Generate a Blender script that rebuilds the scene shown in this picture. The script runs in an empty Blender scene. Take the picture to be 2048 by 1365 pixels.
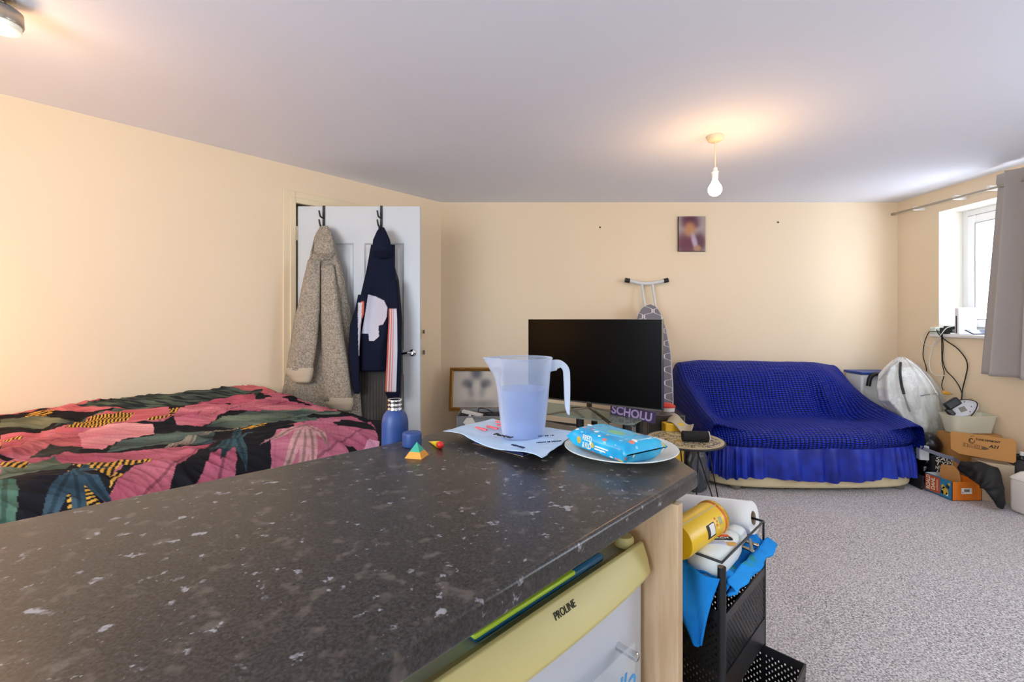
import bpy, bmesh, math, random
import numpy as np
from mathutils import Vector, Matrix, noise

random.seed(7)
rng = np.random.default_rng(7)
PI = math.pi
COL = bpy.context.scene.collection
F, CX, CY, HC = 910.0, 1024.0, 640.0, 1.25      # focal length, principal point (2048 px frame) and camera height


def P(px, py, d):
    """point seen at (px, py) standing d metres in front of the camera"""
    return Vector(((px - CX) / F * d, d, HC - (py - CY) / F * d))


def PZ(px, py, z):
    """point seen at (px, py) lying at height z"""
    return P(px, py, (HC - z) * F / (py - CY))


# ------------------------------------------------------------------ materials
def lin(h, a=1.0):
    h = h.lstrip('#')
    out = []
    for i in (0, 2, 4):
        c = int(h[i:i + 2], 16) / 255
        out.append(c / 12.92 if c <= .04045 else ((c + .055) / 1.055) ** 2.4)
    return tuple(out) + (a,)


class E:
    """a socket with arithmetic, for short node expressions"""
    def __init__(s, nt, sock): s.nt, s.k = nt, sock

    def _op(s, op, *o, clamp=False):
        n = s.nt.nodes.new('ShaderNodeMath'); n.operation = op; n.use_clamp = clamp
        for i, v in enumerate((s,) + o):
            if isinstance(v, E): s.nt.links.new(v.k, n.inputs[i])
            else: n.inputs[i].default_value = v
        return E(s.nt, n.outputs[0])
    def __add__(s, o): return s._op('ADD', o)
    def __sub__(s, o): return s._op('SUBTRACT', o)
    def __mul__(s, o): return s._op('MULTIPLY', o)
    def __truediv__(s, o): return s._op('DIVIDE', o)
    def sin(s): return s._op('SINE')
    def cos(s): return s._op('COSINE')
    def abs(s): return s._op('ABSOLUTE')
    def gt(s, o): return s._op('GREATER_THAN', o)
    def lt(s, o): return s._op('LESS_THAN', o)
    def frac(s): return s._op('FRACT')
    def pow(s, o): return s._op('POWER', o)
    def max(s, o): return s._op('MAXIMUM', o)
    def min(s, o): return s._op('MINIMUM', o)
    def smooth(s, a, b):
        n = s.nt.nodes.new('ShaderNodeMapRange'); n.interpolation_type = 'SMOOTHSTEP'
        s.nt.links.new(s.k, n.inputs[0]); n.inputs[1].default_value = a; n.inputs[2].default_value = b
        return E(s.nt, n.outputs[0])


class Mat:
    def __init__(s, name, col='#808080', rough=.5, metal=0., spec=.5, **kw):
        s.m = bpy.data.materials.new(name); s.m.use_nodes = True
        s.nt = s.m.node_tree; s.b = s.nt.nodes['Principled BSDF']
        s.out = s.nt.nodes['Material Output']
        s.b.inputs['Base Color'].default_value = lin(col) if isinstance(col, str) else col
        s.b.inputs['Roughness'].default_value = rough
        s.b.inputs['Metallic'].default_value = metal
        s.b.inputs['Specular IOR Level'].default_value = spec
        s._bump = None

    def coord(s, kind='Object', scale=(1, 1, 1), rotz=0.):
        t = s.nt.nodes.new('ShaderNodeTexCoord'); mp = s.nt.nodes.new('ShaderNodeMapping')
        s.nt.links.new(t.outputs[kind], mp.inputs[0]); mp.inputs['Scale'].default_value = scale
        mp.inputs['Rotation'].default_value = (0, 0, rotz)
        return mp.outputs[0]

    def xyz(s, kind='Object', rotz=0.):
        n = s.nt.nodes.new('ShaderNodeSeparateXYZ'); s.nt.links.new(s.coord(kind, rotz=rotz), n.inputs[0])
        return [E(s.nt, o) for o in n.outputs]

    def noise(s, scale, detail=2., rough=.5, kind='Object', stretch=(1, 1, 1), rotz=0.):
        n = s.nt.nodes.new('ShaderNodeTexNoise'); s.nt.links.new(s.coord(kind, stretch, rotz), n.inputs['Vector'])
        n.inputs['Scale'].default_value = scale; n.inputs['Detail'].default_value = detail
        n.inputs['Roughness'].default_value = rough
        return E(s.nt, n.outputs['Fac'])

    def voro(s, scale, kind='Object', stretch=(1, 1, 1), rotz=0., out='Distance'):
        n = s.nt.nodes.new('ShaderNodeTexVoronoi'); s.nt.links.new(s.coord(kind, stretch, rotz), n.inputs['Vector'])
        n.inputs['Scale'].default_value = scale
        return E(s.nt, n.outputs[out])

    def mix(s, fac, a, b):
        n = s.nt.nodes.new('ShaderNodeMix'); n.data_type = 'RGBA'
        s.nt.links.new(fac.k, n.inputs[0])
        for i, c in ((6, a), (7, b)):
            if isinstance(c, str): n.inputs[i].default_value = lin(c)
            elif isinstance(c, tuple): n.inputs[i].default_value = c
            else: s.nt.links.new(c, n.inputs[i])
        return n.outputs[2]

    def color(s, sock): s.nt.links.new(sock, s.b.inputs['Base Color']); return s
    def rough(s, e): s.nt.links.new(e.k, s.b.inputs['Roughness']); return s

    def bump(s, e, strength=.3, dist=.01):
        n = s.nt.nodes.new('ShaderNodeBump'); s.nt.links.new(e.k, n.inputs['Height'])
        n.inputs['Strength'].default_value = strength; n.inputs['Distance'].default_value = dist
        s.nt.links.new(n.outputs[0], s.b.inputs['Normal']); return s

    def attr(s, name='Col'):
        n = s.nt.nodes.new('ShaderNodeAttribute'); n.attribute_name = name
        return n.outputs['Color']

    def holes(s, e):
        """see-through where the expression is 1"""
        t = s.nt.nodes.new('ShaderNodeBsdfTransparent'); m = s.nt.nodes.new('ShaderNodeMixShader')
        s.nt.links.new(e.k, m.inputs[0]); s.nt.links.new(s.b.outputs[0], m.inputs[1]); s.nt.links.new(t.outputs[0], m.inputs[2])
        s.nt.links.new(m.outputs[0], s.out.inputs[0]); return s

    def see_through(s, fac, tint='#ffffff', fac_e=None):
        t = s.nt.nodes.new('ShaderNodeBsdfTransparent'); m = s.nt.nodes.new('ShaderNodeMixShader')
        t.inputs[0].default_value = lin(tint)
        m.inputs[0].default_value = fac
        if fac_e: s.nt.links.new(fac_e.k, m.inputs[0])
        s.nt.links.new(s.b.outputs[0], m.inputs[1]); s.nt.links.new(t.outputs[0], m.inputs[2])
        s.nt.links.new(m.outputs[0], s.out.inputs[0]); return s

    def emit(s, col, strength):
        s.b.inputs['Emission Color'].default_value = lin(col); s.b.inputs['Emission Strength'].default_value = strength
        return s


def plain(name, col, rough=.5, metal=0., var=.08, scale=8., bump=0., bscale=200., spec=.5):
    """a colour with a little procedural variation"""
    m = Mat(name, col, rough, metal, spec)
    c = lin(col)
    lo = tuple(max(0, v * (1 - var)) for v in c[:3]) + (1,); hi = tuple(min(1, v * (1 + var)) for v in c[:3]) + (1,)
    m.color(m.mix(m.noise(scale, 3), lo, hi))
    if bump: m.bump(m.noise(bscale, 3), bump, .003)
    return m


# ------------------------------------------------------------------ mesh building
class MB:
    def __init__(s, T=None): s.v, s.f, s.uv, s.T = [], [], {}, T

    def add(s, vs, fs, T=None):
        T = T or s.T; o = len(s.v)
        s.v += [tuple(T @ Vector(p)) if T else tuple(p) for p in vs]
        s.f += [tuple(i + o for i in f) for f in fs]
        return s

    def box(s, x0, x1, y0, y1, z0, z1, T=None):
        vs = [(x, y, z) for z in (z0, z1) for y in (y0, y1) for x in (x0, x1)]
        return s.add(vs, [(0, 2, 3, 1), (4, 5, 7, 6), (0, 1, 5, 4), (2, 6, 7, 3), (0, 4, 6, 2), (1, 3, 7, 5)], T)

    def prism(s, poly, z0, z1, T=None):
        n = len(poly)
        a = sum(poly[i][0] * poly[(i + 1) % n][1] - poly[(i + 1) % n][0] * poly[i][1] for i in range(n))
        if a < 0: poly = poly[::-1]
        vs = [(p[0], p[1], z0) for p in poly] + [(p[0], p[1], z1) for p in poly]
        fs = [tuple(range(n - 1, -1, -1)), tuple(range(n, 2 * n))] + [(i, (i + 1) % n, n + (i + 1) % n, n + i) for i in range(n)]
        return s.add(vs, fs, T)

    def rings(s, rings, closed=True, cap=True, loop=False):
        """skin rings of equal length"""
        n = len(rings[0]); vs = [p for r in rings for p in r]; fs = []
        R = len(rings)
        for j in range(R if loop else R - 1):
            k = (j + 1) % R
            for i in range(n if closed else n - 1):
                i2 = (i + 1) % n
                fs.append((j * n + i, j * n + i2, k * n + i2, k * n + i))
        if cap and closed and not loop:
            fs.append(tuple(range(n - 1, -1, -1))); fs.append(tuple((R - 1) * n + i for i in range(n)))
        return s.add(vs, fs)

    def tube(s, path, r, n=10, loop=False, flat=None):
        path = [Vector(p) for p in path]; R = []; up = None
        for i, p in enumerate(path):
            a = path[i - 1] if (i or loop) else p; b = path[(i + 1) % len(path)] if (i < len(path) - 1 or loop) else p
            t = (b - a).normalized()
            if up is None:
                up = Vector((0, 0, 1)) if abs(t.z) < .9 else Vector((1, 0, 0))
            x = t.cross(up).normalized(); up = x.cross(t).normalized()
            rr = r[i] if isinstance(r, (list, tuple)) else r
            R.append([p + x * (rr * math.cos(2 * PI * k / n)) + up * (rr * (flat or 1) * math.sin(2 * PI * k / n)) for k in range(n)])
        return s.rings(R, loop=loop)

    def lathe(s, prof, c=(0, 0, 0), n=32, T=None, cap=True):
        """profile (r, z) spun about z at c"""
        c = Vector(c); old = s.T; s.T = T or old
        s.rings([[c + Vector((r * math.cos(2 * PI * k / n), r * math.sin(2 * PI * k / n), z)) for k in range(n)] for r, z in prof], cap=cap)
        s.T = old; return s

    def ball(s, c, r, n=20, m=12, sz=1.):
        return s.lathe([(max(1e-4, r * math.sin(PI * j / m)), -r * sz * math.cos(PI * j / m)) for j in range(m + 1)], c, n)

    def grid(s, fn, nu, nv, uvfn=None, loopu=False):
        o = len(s.v); vs = [fn(i / (nu if loopu else nu - 1), j / (nv - 1)) for j in range(nv) for i in range(nu)]; fs = []
        for j in range(nv - 1):
            for i in range(nu if loopu else nu - 1):
                i2 = (i + 1) % nu
                fs.append((j * nu + i, j * nu + i2, (j + 1) * nu + i2, (j + 1) * nu + i))
        s.add(vs, fs)
        if uvfn:
            for j in range(nv):
                for i in range(nu): s.uv[o + j * nu + i] = uvfn(i / (nu - 1), j / (nv - 1))
        return s

    def build(s, name, mat, parent=None, smooth=False, bevel=0., seg=2, sub=0, solid=0., cols=None, kind=None):
        org = Vector(parent['org']) if parent is not None and 'org' in parent else Vector((0, 0, 0))
        if parent is None and s.v:
            a = np.array(s.v); org = Vector(((a[:, 0].min() + a[:, 0].max()) / 2, (a[:, 1].min() + a[:, 1].max()) / 2, a[:, 2].min()))
        me = bpy.data.meshes.new(name)
        me.from_pydata([tuple(Vector(p) - org) for p in s.v], [], s.f); me.update()
        if s.uv:
            l = me.uv_layers.new(name='UVMap'); idx = np.zeros(len(me.loops), dtype=np.int32); me.loops.foreach_get('vertex_index', idx)
            arr = np.array([s.uv.get(int(i), (0, 0)) for i in range(len(s.v))], dtype=np.float32)
            l.data.foreach_set('uv', arr[idx].ravel())
        if cols is not None:
            at = me.color_attributes.new('Col', 'FLOAT_COLOR', 'POINT'); at.data.foreach_set('color', np.asarray(cols, dtype=np.float32).ravel())
        bm = bmesh.new(); bm.from_mesh(me)
        if cols is None: bmesh.ops.recalc_face_normals(bm, faces=bm.faces)
        bm.to_mesh(me); bm.free()
        if smooth:
            me.polygons.foreach_set('use_smooth', [True] * len(me.polygons))
            if smooth != 'all':
                me.set_sharp_from_angle(angle=math.radians(50))
        o = bpy.data.objects.new(name, me); COL.objects.link(o)
        me.materials.append(mat.m)
        if parent is not None: o.parent = parent
        else: o.location = org
        o['org'] = tuple(org)
        if solid:
            md = o.modifiers.new('thick', 'SOLIDIFY'); md.thickness = solid; md.offset = 0
        if bevel:
            md = o.modifiers.new('edge', 'BEVEL'); md.width = bevel; md.segments = seg; md.limit_method = 'ANGLE'; md.angle_limit = math.radians(35)
            me.polygons.foreach_set('use_smooth', [True] * len(me.polygons)); me.set_sharp_from_angle(angle=math.radians(60))
        if sub:
            md = o.modifiers.new('soft', 'SUBSURF'); md.levels = sub; md.render_levels = sub
        if kind: o['kind'] = kind
        return o


def tag(o, label, cat, group=None):
    o['label'] = label; o['category'] = cat
    if group: o['group'] = group
    return o


def thing(name, label, cat, loc, group=None):
    o = bpy.data.objects.new(name, None); COL.objects.link(o); o.location = loc; o['org'] = tuple(loc)
    o.empty_display_size = .1
    return tag(o, label, cat, group)


def struct(name, mb, mat, **k):
    o = mb.build(name, mat, **k); o['kind'] = 'structure'; return o


def frame(o, xd, yd=None, zd=None):
    """4x4 with origin o and the given axes"""
    x = Vector(xd).normalized()
    if zd is None and yd is None: zd = (0, 0, 1)
    if yd is None: z = Vector(zd).normalized(); y = z.cross(x).normalized(); z = x.cross(y)
    else: y = Vector(yd).normalized(); z = x.cross(y).normalized(); y = z.cross(x)
    m = Matrix((x, y, z)).transposed().to_4x4(); m.translation = Vector(o); return m


def lettering(txt, size, T, mat, parent, name='lettering', ext=.0006, fit=None, align='CENTER', shear=0., bold=0.):
    cu = bpy.data.curves.new('txt', 'FONT'); cu.body = txt; cu.size = size; cu.align_x = align; cu.align_y = 'CENTER'
    cu.extrude = ext; cu.shear = shear; cu.offset = bold
    ob = bpy.data.objects.new('txt', cu); COL.objects.link(ob)
    dg = bpy.context.evaluated_depsgraph_get(); me = bpy.data.meshes.new_from_object(ob.evaluated_get(dg))
    bpy.data.objects.remove(ob)
    xs = [v.co.x for v in me.vertices]
    if fit and xs:
        k = fit / (max(xs) - min(xs)); T = T @ Matrix.Diagonal((k, 1, 1, 1))
    org = Vector(parent['org']); me.transform(Matrix.Translation(-org) @ T)
    me.materials.clear(); me.materials.append(mat.m)
    o = bpy.data.objects.new(name, me); COL.objects.link(o); o.parent = parent; o['org'] = parent['org']
    return o


def copy_tree(o, parent=None):
    c = o.copy(); COL.objects.link(c)
    if parent is not None: c.parent = parent
    for ch in list(o.children): copy_tree(ch, c)
    return c


def spline(pts, n=8):
    """Catmull-Rom through points"""
    p = [Vector(q) for q in pts]; p = [p[0] * 2 - p[1]] + p + [p[-1] * 2 - p[-2]]; out = []
    for i in range(1, len(p) - 2):
        for k in range(n):
            t = k / n; a, b, c, d = p[i - 1:i + 3]
            out.append(.5 * ((2 * b) + (c - a) * t + (2 * a - 5 * b + 4 * c - d) * t * t + (3 * b - a - 3 * c + d) * t ** 3))
    return out + [p[-2]]


def interp(xs, ys, x): return float(np.interp(x, xs, ys))


def N3(x, y, z=0.): return noise.noise(Vector((x, y, z)))


def inside(X, Y, poly):
    r = np.zeros(X.shape, bool); n = len(poly); j = n - 1
    for i in range(n):
        xi, yi = poly[i]; xj, yj = poly[j]
        r ^= ((yi > Y) != (yj > Y)) & (X < (xj - xi) * (Y - yi) / ((yj - yi) or 1e-12) + xi)
        j = i
    return r


# ------------------------------------------------------------------ common materials
m_wall = plain('cream_wall_paint', '#ecd9ba', .75, var=.03, scale=1.2, bump=.06, bscale=300)
m_ceil = plain('white_ceiling_paint', '#e9ecf6', .85, var=.02, scale=1.)
m_white = plain('white_gloss_paint', '#e6e6e6', .35, var=.02)
m_cream = plain('cream_gloss_paint', '#eadab8', .4, var=.03)
m_upvc = plain('white_plastic_frame', '#eef0f2', .3, var=.02)
m_black = plain('black_plastic', '#101012', .4, var=.1)
m_blackmetal = plain('black_painted_metal', '#17171a', .38, var=.1)
m_chrome = plain('chrome', '#d8d8d8', .12, 1., var=.02)
m_wplastic = plain('white_plastic', '#ecebe6', .4, var=.03)
m_darkglass = plain('dark_screen_glass', '#010101', .3, var=.05, spec=.12)
m_card = plain('brown_cardboard', '#b98548', .8, var=.08, scale=12, bump=.1, bscale=300)
m_paper = plain('white_paper', '#e9e7e2', .7, var=.03)
m_ink = plain('black_ink', '#1b1a18', .7, var=.1)
m_greymetal = plain('brushed_metal', '#a9a49a', .3, 1., var=.06)

# ------------------------------------------------------------------ the room
W0 = Vector((-.665, 4.26, 0)); WD = Vector((-1.821, -2.05, 0)).normalized()       # left wall: from the far corner towards us
WN = Vector((-WD.y, WD.x, 0)); WN = WN if WN.x > 0 else -WN                        # its normal into the room
XR, CEIL = 3.61, 2.35
LEFTEND = W0 + WD * 8.6
YF = LEFTEND.y
mb = MB().prism([(LEFTEND.x - .2, YF - .1), (XR + .15, YF - .1), (XR + .15, 4.36), (-.665, 4.36), (W0 - WN * .1)[:2], ((LEFTEND - WN * .1).x, YF)], -.08, 0)
m = Mat('grey_heather_carpet', '#a9a6aa', .95, spec=.1)
sp = m.noise(135, 3, .75); sp2 = m.voro(210); big = m.noise(1.4, 3)
c1 = m.mix(sp.smooth(.38, .60), '#5d5c63', '#f6f4f3')
c2 = m.mix(sp2.smooth(.3, .95), c1, '#b7b3b6')
m.color(m.mix(big.smooth(.35, .7) * .25, c2, '#cdc9c8')).bump(sp + sp2 * .5, .6, .006)
struct('floor', mb, m)
mb = MB().prism([(LEFTEND.x - .2, YF - .1), (XR + .35, YF - .1), (XR + .35, 4.46), (-.765, 4.46), (W0 - WN * .1)[:2], ((LEFTEND - WN * .1).x, YF)], CEIL, CEIL + .1)
struct('ceiling', mb, m_ceil)
struct('wall_back', MB().box(-.85, XR + .2, 4.26, 4.4, 0, CEIL), m_wall)
struct('wall_front', MB().box(LEFTEND.x - .2, XR + .2, YF - .14, YF, 0, CEIL), m_wall)
# left wall with the doorway opening
HS = .4844 * (WD.length and math.hypot(1.821, 2.05))          # hinge distance from the corner
OP0, OP1, OPZ = HS - .93, HS + .012, 2.085
TL = frame(W0, WD, zd=(0, 0, 1)); sgn = 1 if (TL.to_3x3() @ Vector((0, 1, 0))).dot(WN) > 0 else -1
def lw(mb, x0, x1, d0, d1, z0, z1):
    """box on the left wall: x along it from the corner, d into the room"""
    return mb.box(x0, x1, sgn * d0, sgn * d1, z0, z1, TL)
mb = MB(); lw(mb, -.02, OP0, -.12, 0, 0, CEIL); lw(mb, OP0, OP1, -.12, 0, OPZ, CEIL); lw(mb, OP1, 8.7, -.12, 0, 0, CEIL)
struct('wall_left', mb, m_wall)
mb = MB()
lw(mb, OP1, OP1 + .085, 0, .014, 0, OPZ + .085); lw(mb, OP0 - .085, OP0, 0, .014, 0, OPZ + .085); lw(mb, OP0, OP1, 0, .014, OPZ, OPZ + .085)
lw(mb, OP1, OP1 + .04, .012, .024, 0, OPZ + .04); lw(mb, OP0 - .04, OP0, .012, .024, 0, OPZ + .04); lw(mb, OP0, OP1, .012, .024, OPZ, OPZ + .04)
arch = struct('trim_1', mb, m_cream, bevel=.004)
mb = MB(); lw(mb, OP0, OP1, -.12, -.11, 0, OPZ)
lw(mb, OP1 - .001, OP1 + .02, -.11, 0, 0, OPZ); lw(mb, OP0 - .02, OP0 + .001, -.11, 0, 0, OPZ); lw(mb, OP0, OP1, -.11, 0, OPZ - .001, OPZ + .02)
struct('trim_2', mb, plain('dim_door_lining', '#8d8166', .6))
mb = MB(); sp0 = Vector((-.735, 4.12, 0))
for (py, hh) in ((664, .05), (705, .06)):
    q = P(848, py, 4.09); mb.box(-.007, .007, -.006, .006, -hh / 3, hh / 3, Matrix.Translation(q))
mb.build('strike_plate', m_greymetal, arch)
# the open door
dx0, dx1, dy = -1.535, -.66, 3.262
dz1 = HC + 227 / F * dy
door = bpy.data.objects.new('door_1', None); COL.objects.link(door); door.location = (dx0, dy, 0); door['org'] = (dx0, dy, 0); door['kind'] = 'structure'
mb = MB().box(dx0, dx1, dy + .012, dy + .044, .01, dz1)
pw = [(dx0 + .115, dx0 + .40), (dx0 + .475, dx0 + .76)]; pz = [(1.03, 1.80), (.22, .86)]
xs = [dx0, pw[0][0], pw[0][1], pw[1][0], pw[1][1], dx1]; zs = [.01, pz[1][0], pz[1][1], pz[0][0], pz[0][1], dz1]
for i in range(5):
    for j in range(5):
        if not (i in (1, 3) and j in (1, 3)): mb.box(xs[i], xs[i + 1], dy, dy + .013, zs[j], zs[j + 1])
for a, b in pw:
    for c, d in pz:
        R = lambda ins, y: [(a + ins, y, c + ins), (b - ins, y, c + ins), (b - ins, y, d - ins), (a + ins, y, d - ins)]
        mb.rings([R(0, dy), R(.012, dy + .012), R(.03, dy + .01), R(.045, dy + .004)], cap=False)
        q = R(.045, dy + .004); mb.add(q, [(0, 1, 2, 3)])
mb.build('door_leaf', plain('white_door_paint', '#cdd3d8', .4, var=.03, scale=3), door)
hz = HC - 66 / F * dy; hx = (826 - CX) / F * dy
mb = MB(); TY = frame((hx, dy, hz), (1, 0, 0), zd=(0, -1, 0))
mb.lathe([(.026, 0), (.026, .006), (.02, .01), (.01, .012), (.01, .045)], n=24, T=TY)
mb.tube(spline([(hx, dy - .045, hz), (hx - .03, dy - .05, hz + .002), (hx - .07, dy - .047, hz - .004), (hx - .115, dy - .04, hz - .002)], 5), .0095)
mb.build('handle', m_chrome, door, smooth=True)
for z in (1.87, .3):
    MB().tube([(dx0 - .008, dy - .004, z - .05), (dx0 - .008, dy - .004, z + .05)], .009).build('hinge', m_cream, door, smooth=True)
MB().box(dx1, dx1 + .003, dy + .012, dy + .036, hz + .10, hz + .16).build('latch', m_greymetal, door)

# right wall with the window opening
WY0, WY1, WZ0, WZ1 = 2.55, 3.851, 1.13, 2.165
mb = MB(); x0, x1 = XR, XR + .32
mb.box(x0, x1, YF, WY0, 0, CEIL); mb.box(x0, x1, WY1, 4.4, 0, CEIL); mb.box(x0, x1, WY0, WY1, 0, WZ0); mb.box(x0, x1, WY0, WY1, WZ1, CEIL)
struct('wall_right', mb, m_wall)
win = bpy.data.objects.new('window_1', None); COL.objects.link(win); win.location = (XR + .2, 3.2, WZ0); win['org'] = (XR + .2, 3.2, WZ0); win['kind'] = 'structure'
m_rev = plain('white_reveal_paint', '#f4f1e6', .6, var=.02)
mb = MB(); t = .004
mb.box(XR + .001, XR + .2, WY1 - t, WY1, WZ0, WZ1); mb.box(XR + .001, XR + .2, WY0, WY0 + t, WZ0, WZ1); mb.box(XR + .001, XR + .2, WY0, WY1, WZ1 - t, WZ1)
mb.build('reveal', m_rev, win)
MB().box(XR - .035, XR + .2, WY0 - .06, WY1 + .05, WZ0 - .026, WZ0 + .001).build('sill', m_white, win, bevel=.008, seg=3)
def frame_rect(mb, x0, x1, y0, y1, z0, z1, w):
    mb.box(x0, x1, y0, y0 + w, z0, z1); mb.box(x0, x1, y1 - w, y1, z0, z1); mb.box(x0, x1, y0 + w, y1 - w, z0, z0 + w); mb.box(x0, x1, y0 + w, y1 - w, z1 - w, z1)
mb = MB(); frame_rect(mb, XR + .2, XR + .27, WY0, WY1, WZ0, WZ1, .06); mb.box(XR + .2, XR + .27, 3.02, 3.08, WZ0 + .06, WZ1 - .06)
mb.build('window_frame', m_upvc, win, bevel=.005)
mb = MB(); frame_rect(mb, XR + .185, XR + .255, 3.075, WY1 - .055, WZ0 + .055, WZ1 - .055, .07)
sash = mb.build('sash', m_upvc, win, bevel=.008)
mb = MB(); frame_rect(mb, XR + .184, XR + .19, 3.14, WY1 - .12, WZ0 + .12, WZ1 - .12, .006)
frame_rect(mb, XR + .197, XR + .203, 3.07, WY1 - .05, WZ0 + .05, WZ1 - .05, .006)
mb.build('gasket', plain('grey_rubber', '#8d9298', .6), win)
m = Mat('window_glass', '#ffffff', .02); m.see_through(.92)
MB().box(XR + .22, XR + .226, 3.14, WY1 - .12, WZ0 + .12, WZ1 - .12).build('pane', m, sash)
MB().box(XR + .23, XR + .236, WY0 + .06, 3.02, WZ0 + .06, WZ1 - .06).build('pane', m, win)
# wall plugs
MBp = MB().lathe([(.009, 0), (.009, .002), (.004, .0025), (.004, -.002)], T=frame(P(1200, 455, 4.259), (1, 0, 0), zd=(0, -1, 0)), n=14)
tag(MBp.build('wall_plug', plain('old_plug', '#5d4f3c', .6)), 'small empty screw hole plug in back wall above the television', 'wall plug')
MBp = MB().lathe([(.009, 0), (.009, .002), (.004, .0025), (.004, -.002)], T=frame(P(1556, 445, 4.259), (1, 0, 0), zd=(0, -1, 0)), n=14)
tag(MBp.build('wall_plug', plain('old_plug_dark', '#4d4436', .6)), 'small empty screw hole plug in back wall above the blue sofa', 'wall plug')
# ------------------------------------------------------------------ worktop, board and fridge
S2 = math.sqrt(.5)
U = Vector((S2, S2, 0)); NK = Vector((S2, -S2, 0)); ZU = Vector((0, 0, 1))    # along the worktop / towards the kitchen
ZT = .9
def fl(p, z): return Vector((p[0], p[1], z))
Bc = PZ(1396, 943, ZT)
f0 = PZ(840, 1277, ZT); fd = (Bc - f0).normalized()
b0 = PZ(0, 1047, ZT); b1 = PZ(762, 891, ZT); b2 = PZ(872, 866, ZT)
c1 = Vector((.405, 1.31, ZT)); c2 = Vector((-.015, 1.70, ZT))
bd = (b1 - b0).normalized()
poly = [Bc, c1, c2, PZ(957, 847.5, ZT), b2, b1, b0, b0 - bd * 1.4, f0 - fd * 1.75]
m = Mat('speckled_dark_laminate', '#2b2825', .3, spec=.5)
u1 = m.noise(46, 3, .55, stretch=(1, 1, 1)); u2 = m.noise(30, 2, .6, stretch=(1, 1, 1)); u3 = m.noise(210, 3, .7); u4 = m.voro(34); u5 = m.noise(9, 3)
base = m.mix(u3.smooth(.35, .7), '#1f1d1c', '#433f3c')
base = m.mix(u2.smooth(.55, .72) * .55, base, '#6a625b')
u6 = m.noise(95, 3, .6)
fl1 = (u1.smooth(.625, .70) * u2.smooth(.38, .56)).max(u6.smooth(.66, .73) * u5.smooth(.42, .6) * .8)
fl2 = (u3.smooth(.69, .74) * u5.smooth(.48, .6)) * .6
base = m.mix(fl2, base, '#8d8883')
m.color(m.mix(fl1 * .62, base, '#b4b5bc'))
m.rough(u3 * .12 + .24)
mbw = MB().prism([p[:2] for p in poly], ZT - .039, ZT)
wt = tag(mbw.build('kitchen_worktop', m, bevel=.007, seg=4), 'dark speckled laminate breakfast bar worktop running across the foreground', 'worktop')
wt.data.polygons.foreach_set('use_smooth', [True] * len(wt.data.polygons))

Fp = Vector((.3475, .952, 0))
mw = Mat('beech_effect_board', '#c3a279', .5)
g1 = mw.noise(9, 4, .6, stretch=(6, 6, .5)); g2 = mw.noise(60, 2, .5, stretch=(2, 2, .12))
mw.color(mw.mix(g1.smooth(.3, .7), '#c2a27c', '#d3b893')).bump(g2, .05, .002)
TB = frame(Fp, U, zd=ZU)                                   # x along the bar, y away from the kitchen
ub = MB(TB).box(0, .0225, 0, .56, 0, ZT - .0395)
ubo = tag(ub.build('upright_board', mw, bevel=.0012), 'pale beech effect upright board holding up the worktop beside the fridge', 'board')

# fridge
R0 = Vector((.285, .993, 0))
TF = frame(R0, -U, zd=ZU)                                  # x along the front (away from the board), y towards kitchen? -> check
yk = 1 if (TF.to_3x3() @ Vector((0, 1, 0))).dot(NK) > 0 else -1
FW = .57
m_fr = plain('white_enamel', '#c6ccd6', .3, var=.03)
m_yel = plain('yellowed_plastic', '#cdc280', .45, var=.06, scale=5)
fr = thing('fridge', 'white undercounter fridge with a yellowed plastic top trim', 'fridge', R0 + Vector((-.2, .1, 0)))
def fb(mb, x0, x1, y0, y1, z0, z1): return mb.box(x0, x1, y0 * yk, y1 * yk, z0, z1, TF)
mb = MB(); fb(mb, .005, FW, -.50, -.055, .03, .73)
mb.build('cabinet', m_fr, fr, bevel=.006)
mb = MB(); fb(mb, -.001, FW + .001, -.5, -.02, .73, .748); mb.build('lid_panel', plain('pale_yellowed_panel', '#c9cfae', .5, var=.05), fr, bevel=.006)
mb = MB(); fb(mb, .0, FW, -.05, 0, .05, .712)
dr = mb.build('door', m_fr, fr, bevel=.01, seg=3)
# bulging trim along the door top
prof = [(-.05, .742), (-.014, .758), (-.006, .770), (.002, .769), (.013, .738), (.019, .714), (.015, .704), (-.05, .700)]
def trimpt(x, y, z):
    b = math.sin(PI * min(1, max(0, x / FW))) ** .6; f = min(1, max(0., (.775 - z) / .06)) if y > -.02 else 0
    return TF @ Vector((x, yk * (y + .020 * b * f), z - .004 * (1 - b) * (y > -.03)))
rings = [[trimpt(FW * k / 32, y, z) for y, z in prof] for k in range(33)]
tr = MB().rings(rings).build('top_trim', m_yel, fr, smooth=True, bevel=.002)
ta, tb_ = trimpt(.29, .002, .769), trimpt(.29, .013, .738)
tup = (ta - tb_).normalized(); tn_ = U.cross(tup).normalized(); tn_ = tn_ if tn_.dot(NK) > 0 else -tn_
lettering('PROLINE', .017, frame((ta + tb_) / 2 + tn_ * .0008, U, zd=tn_), m_ink, tr, fit=.055)
MB().lathe([(.001, .0), (.021, .0), (.021, .014), (.017, .02), (.001, .021)], TF @ Vector((.026, -yk * .03, .758)), n=20).build('hinge_cover', m_yel, fr, smooth=True)
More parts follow.
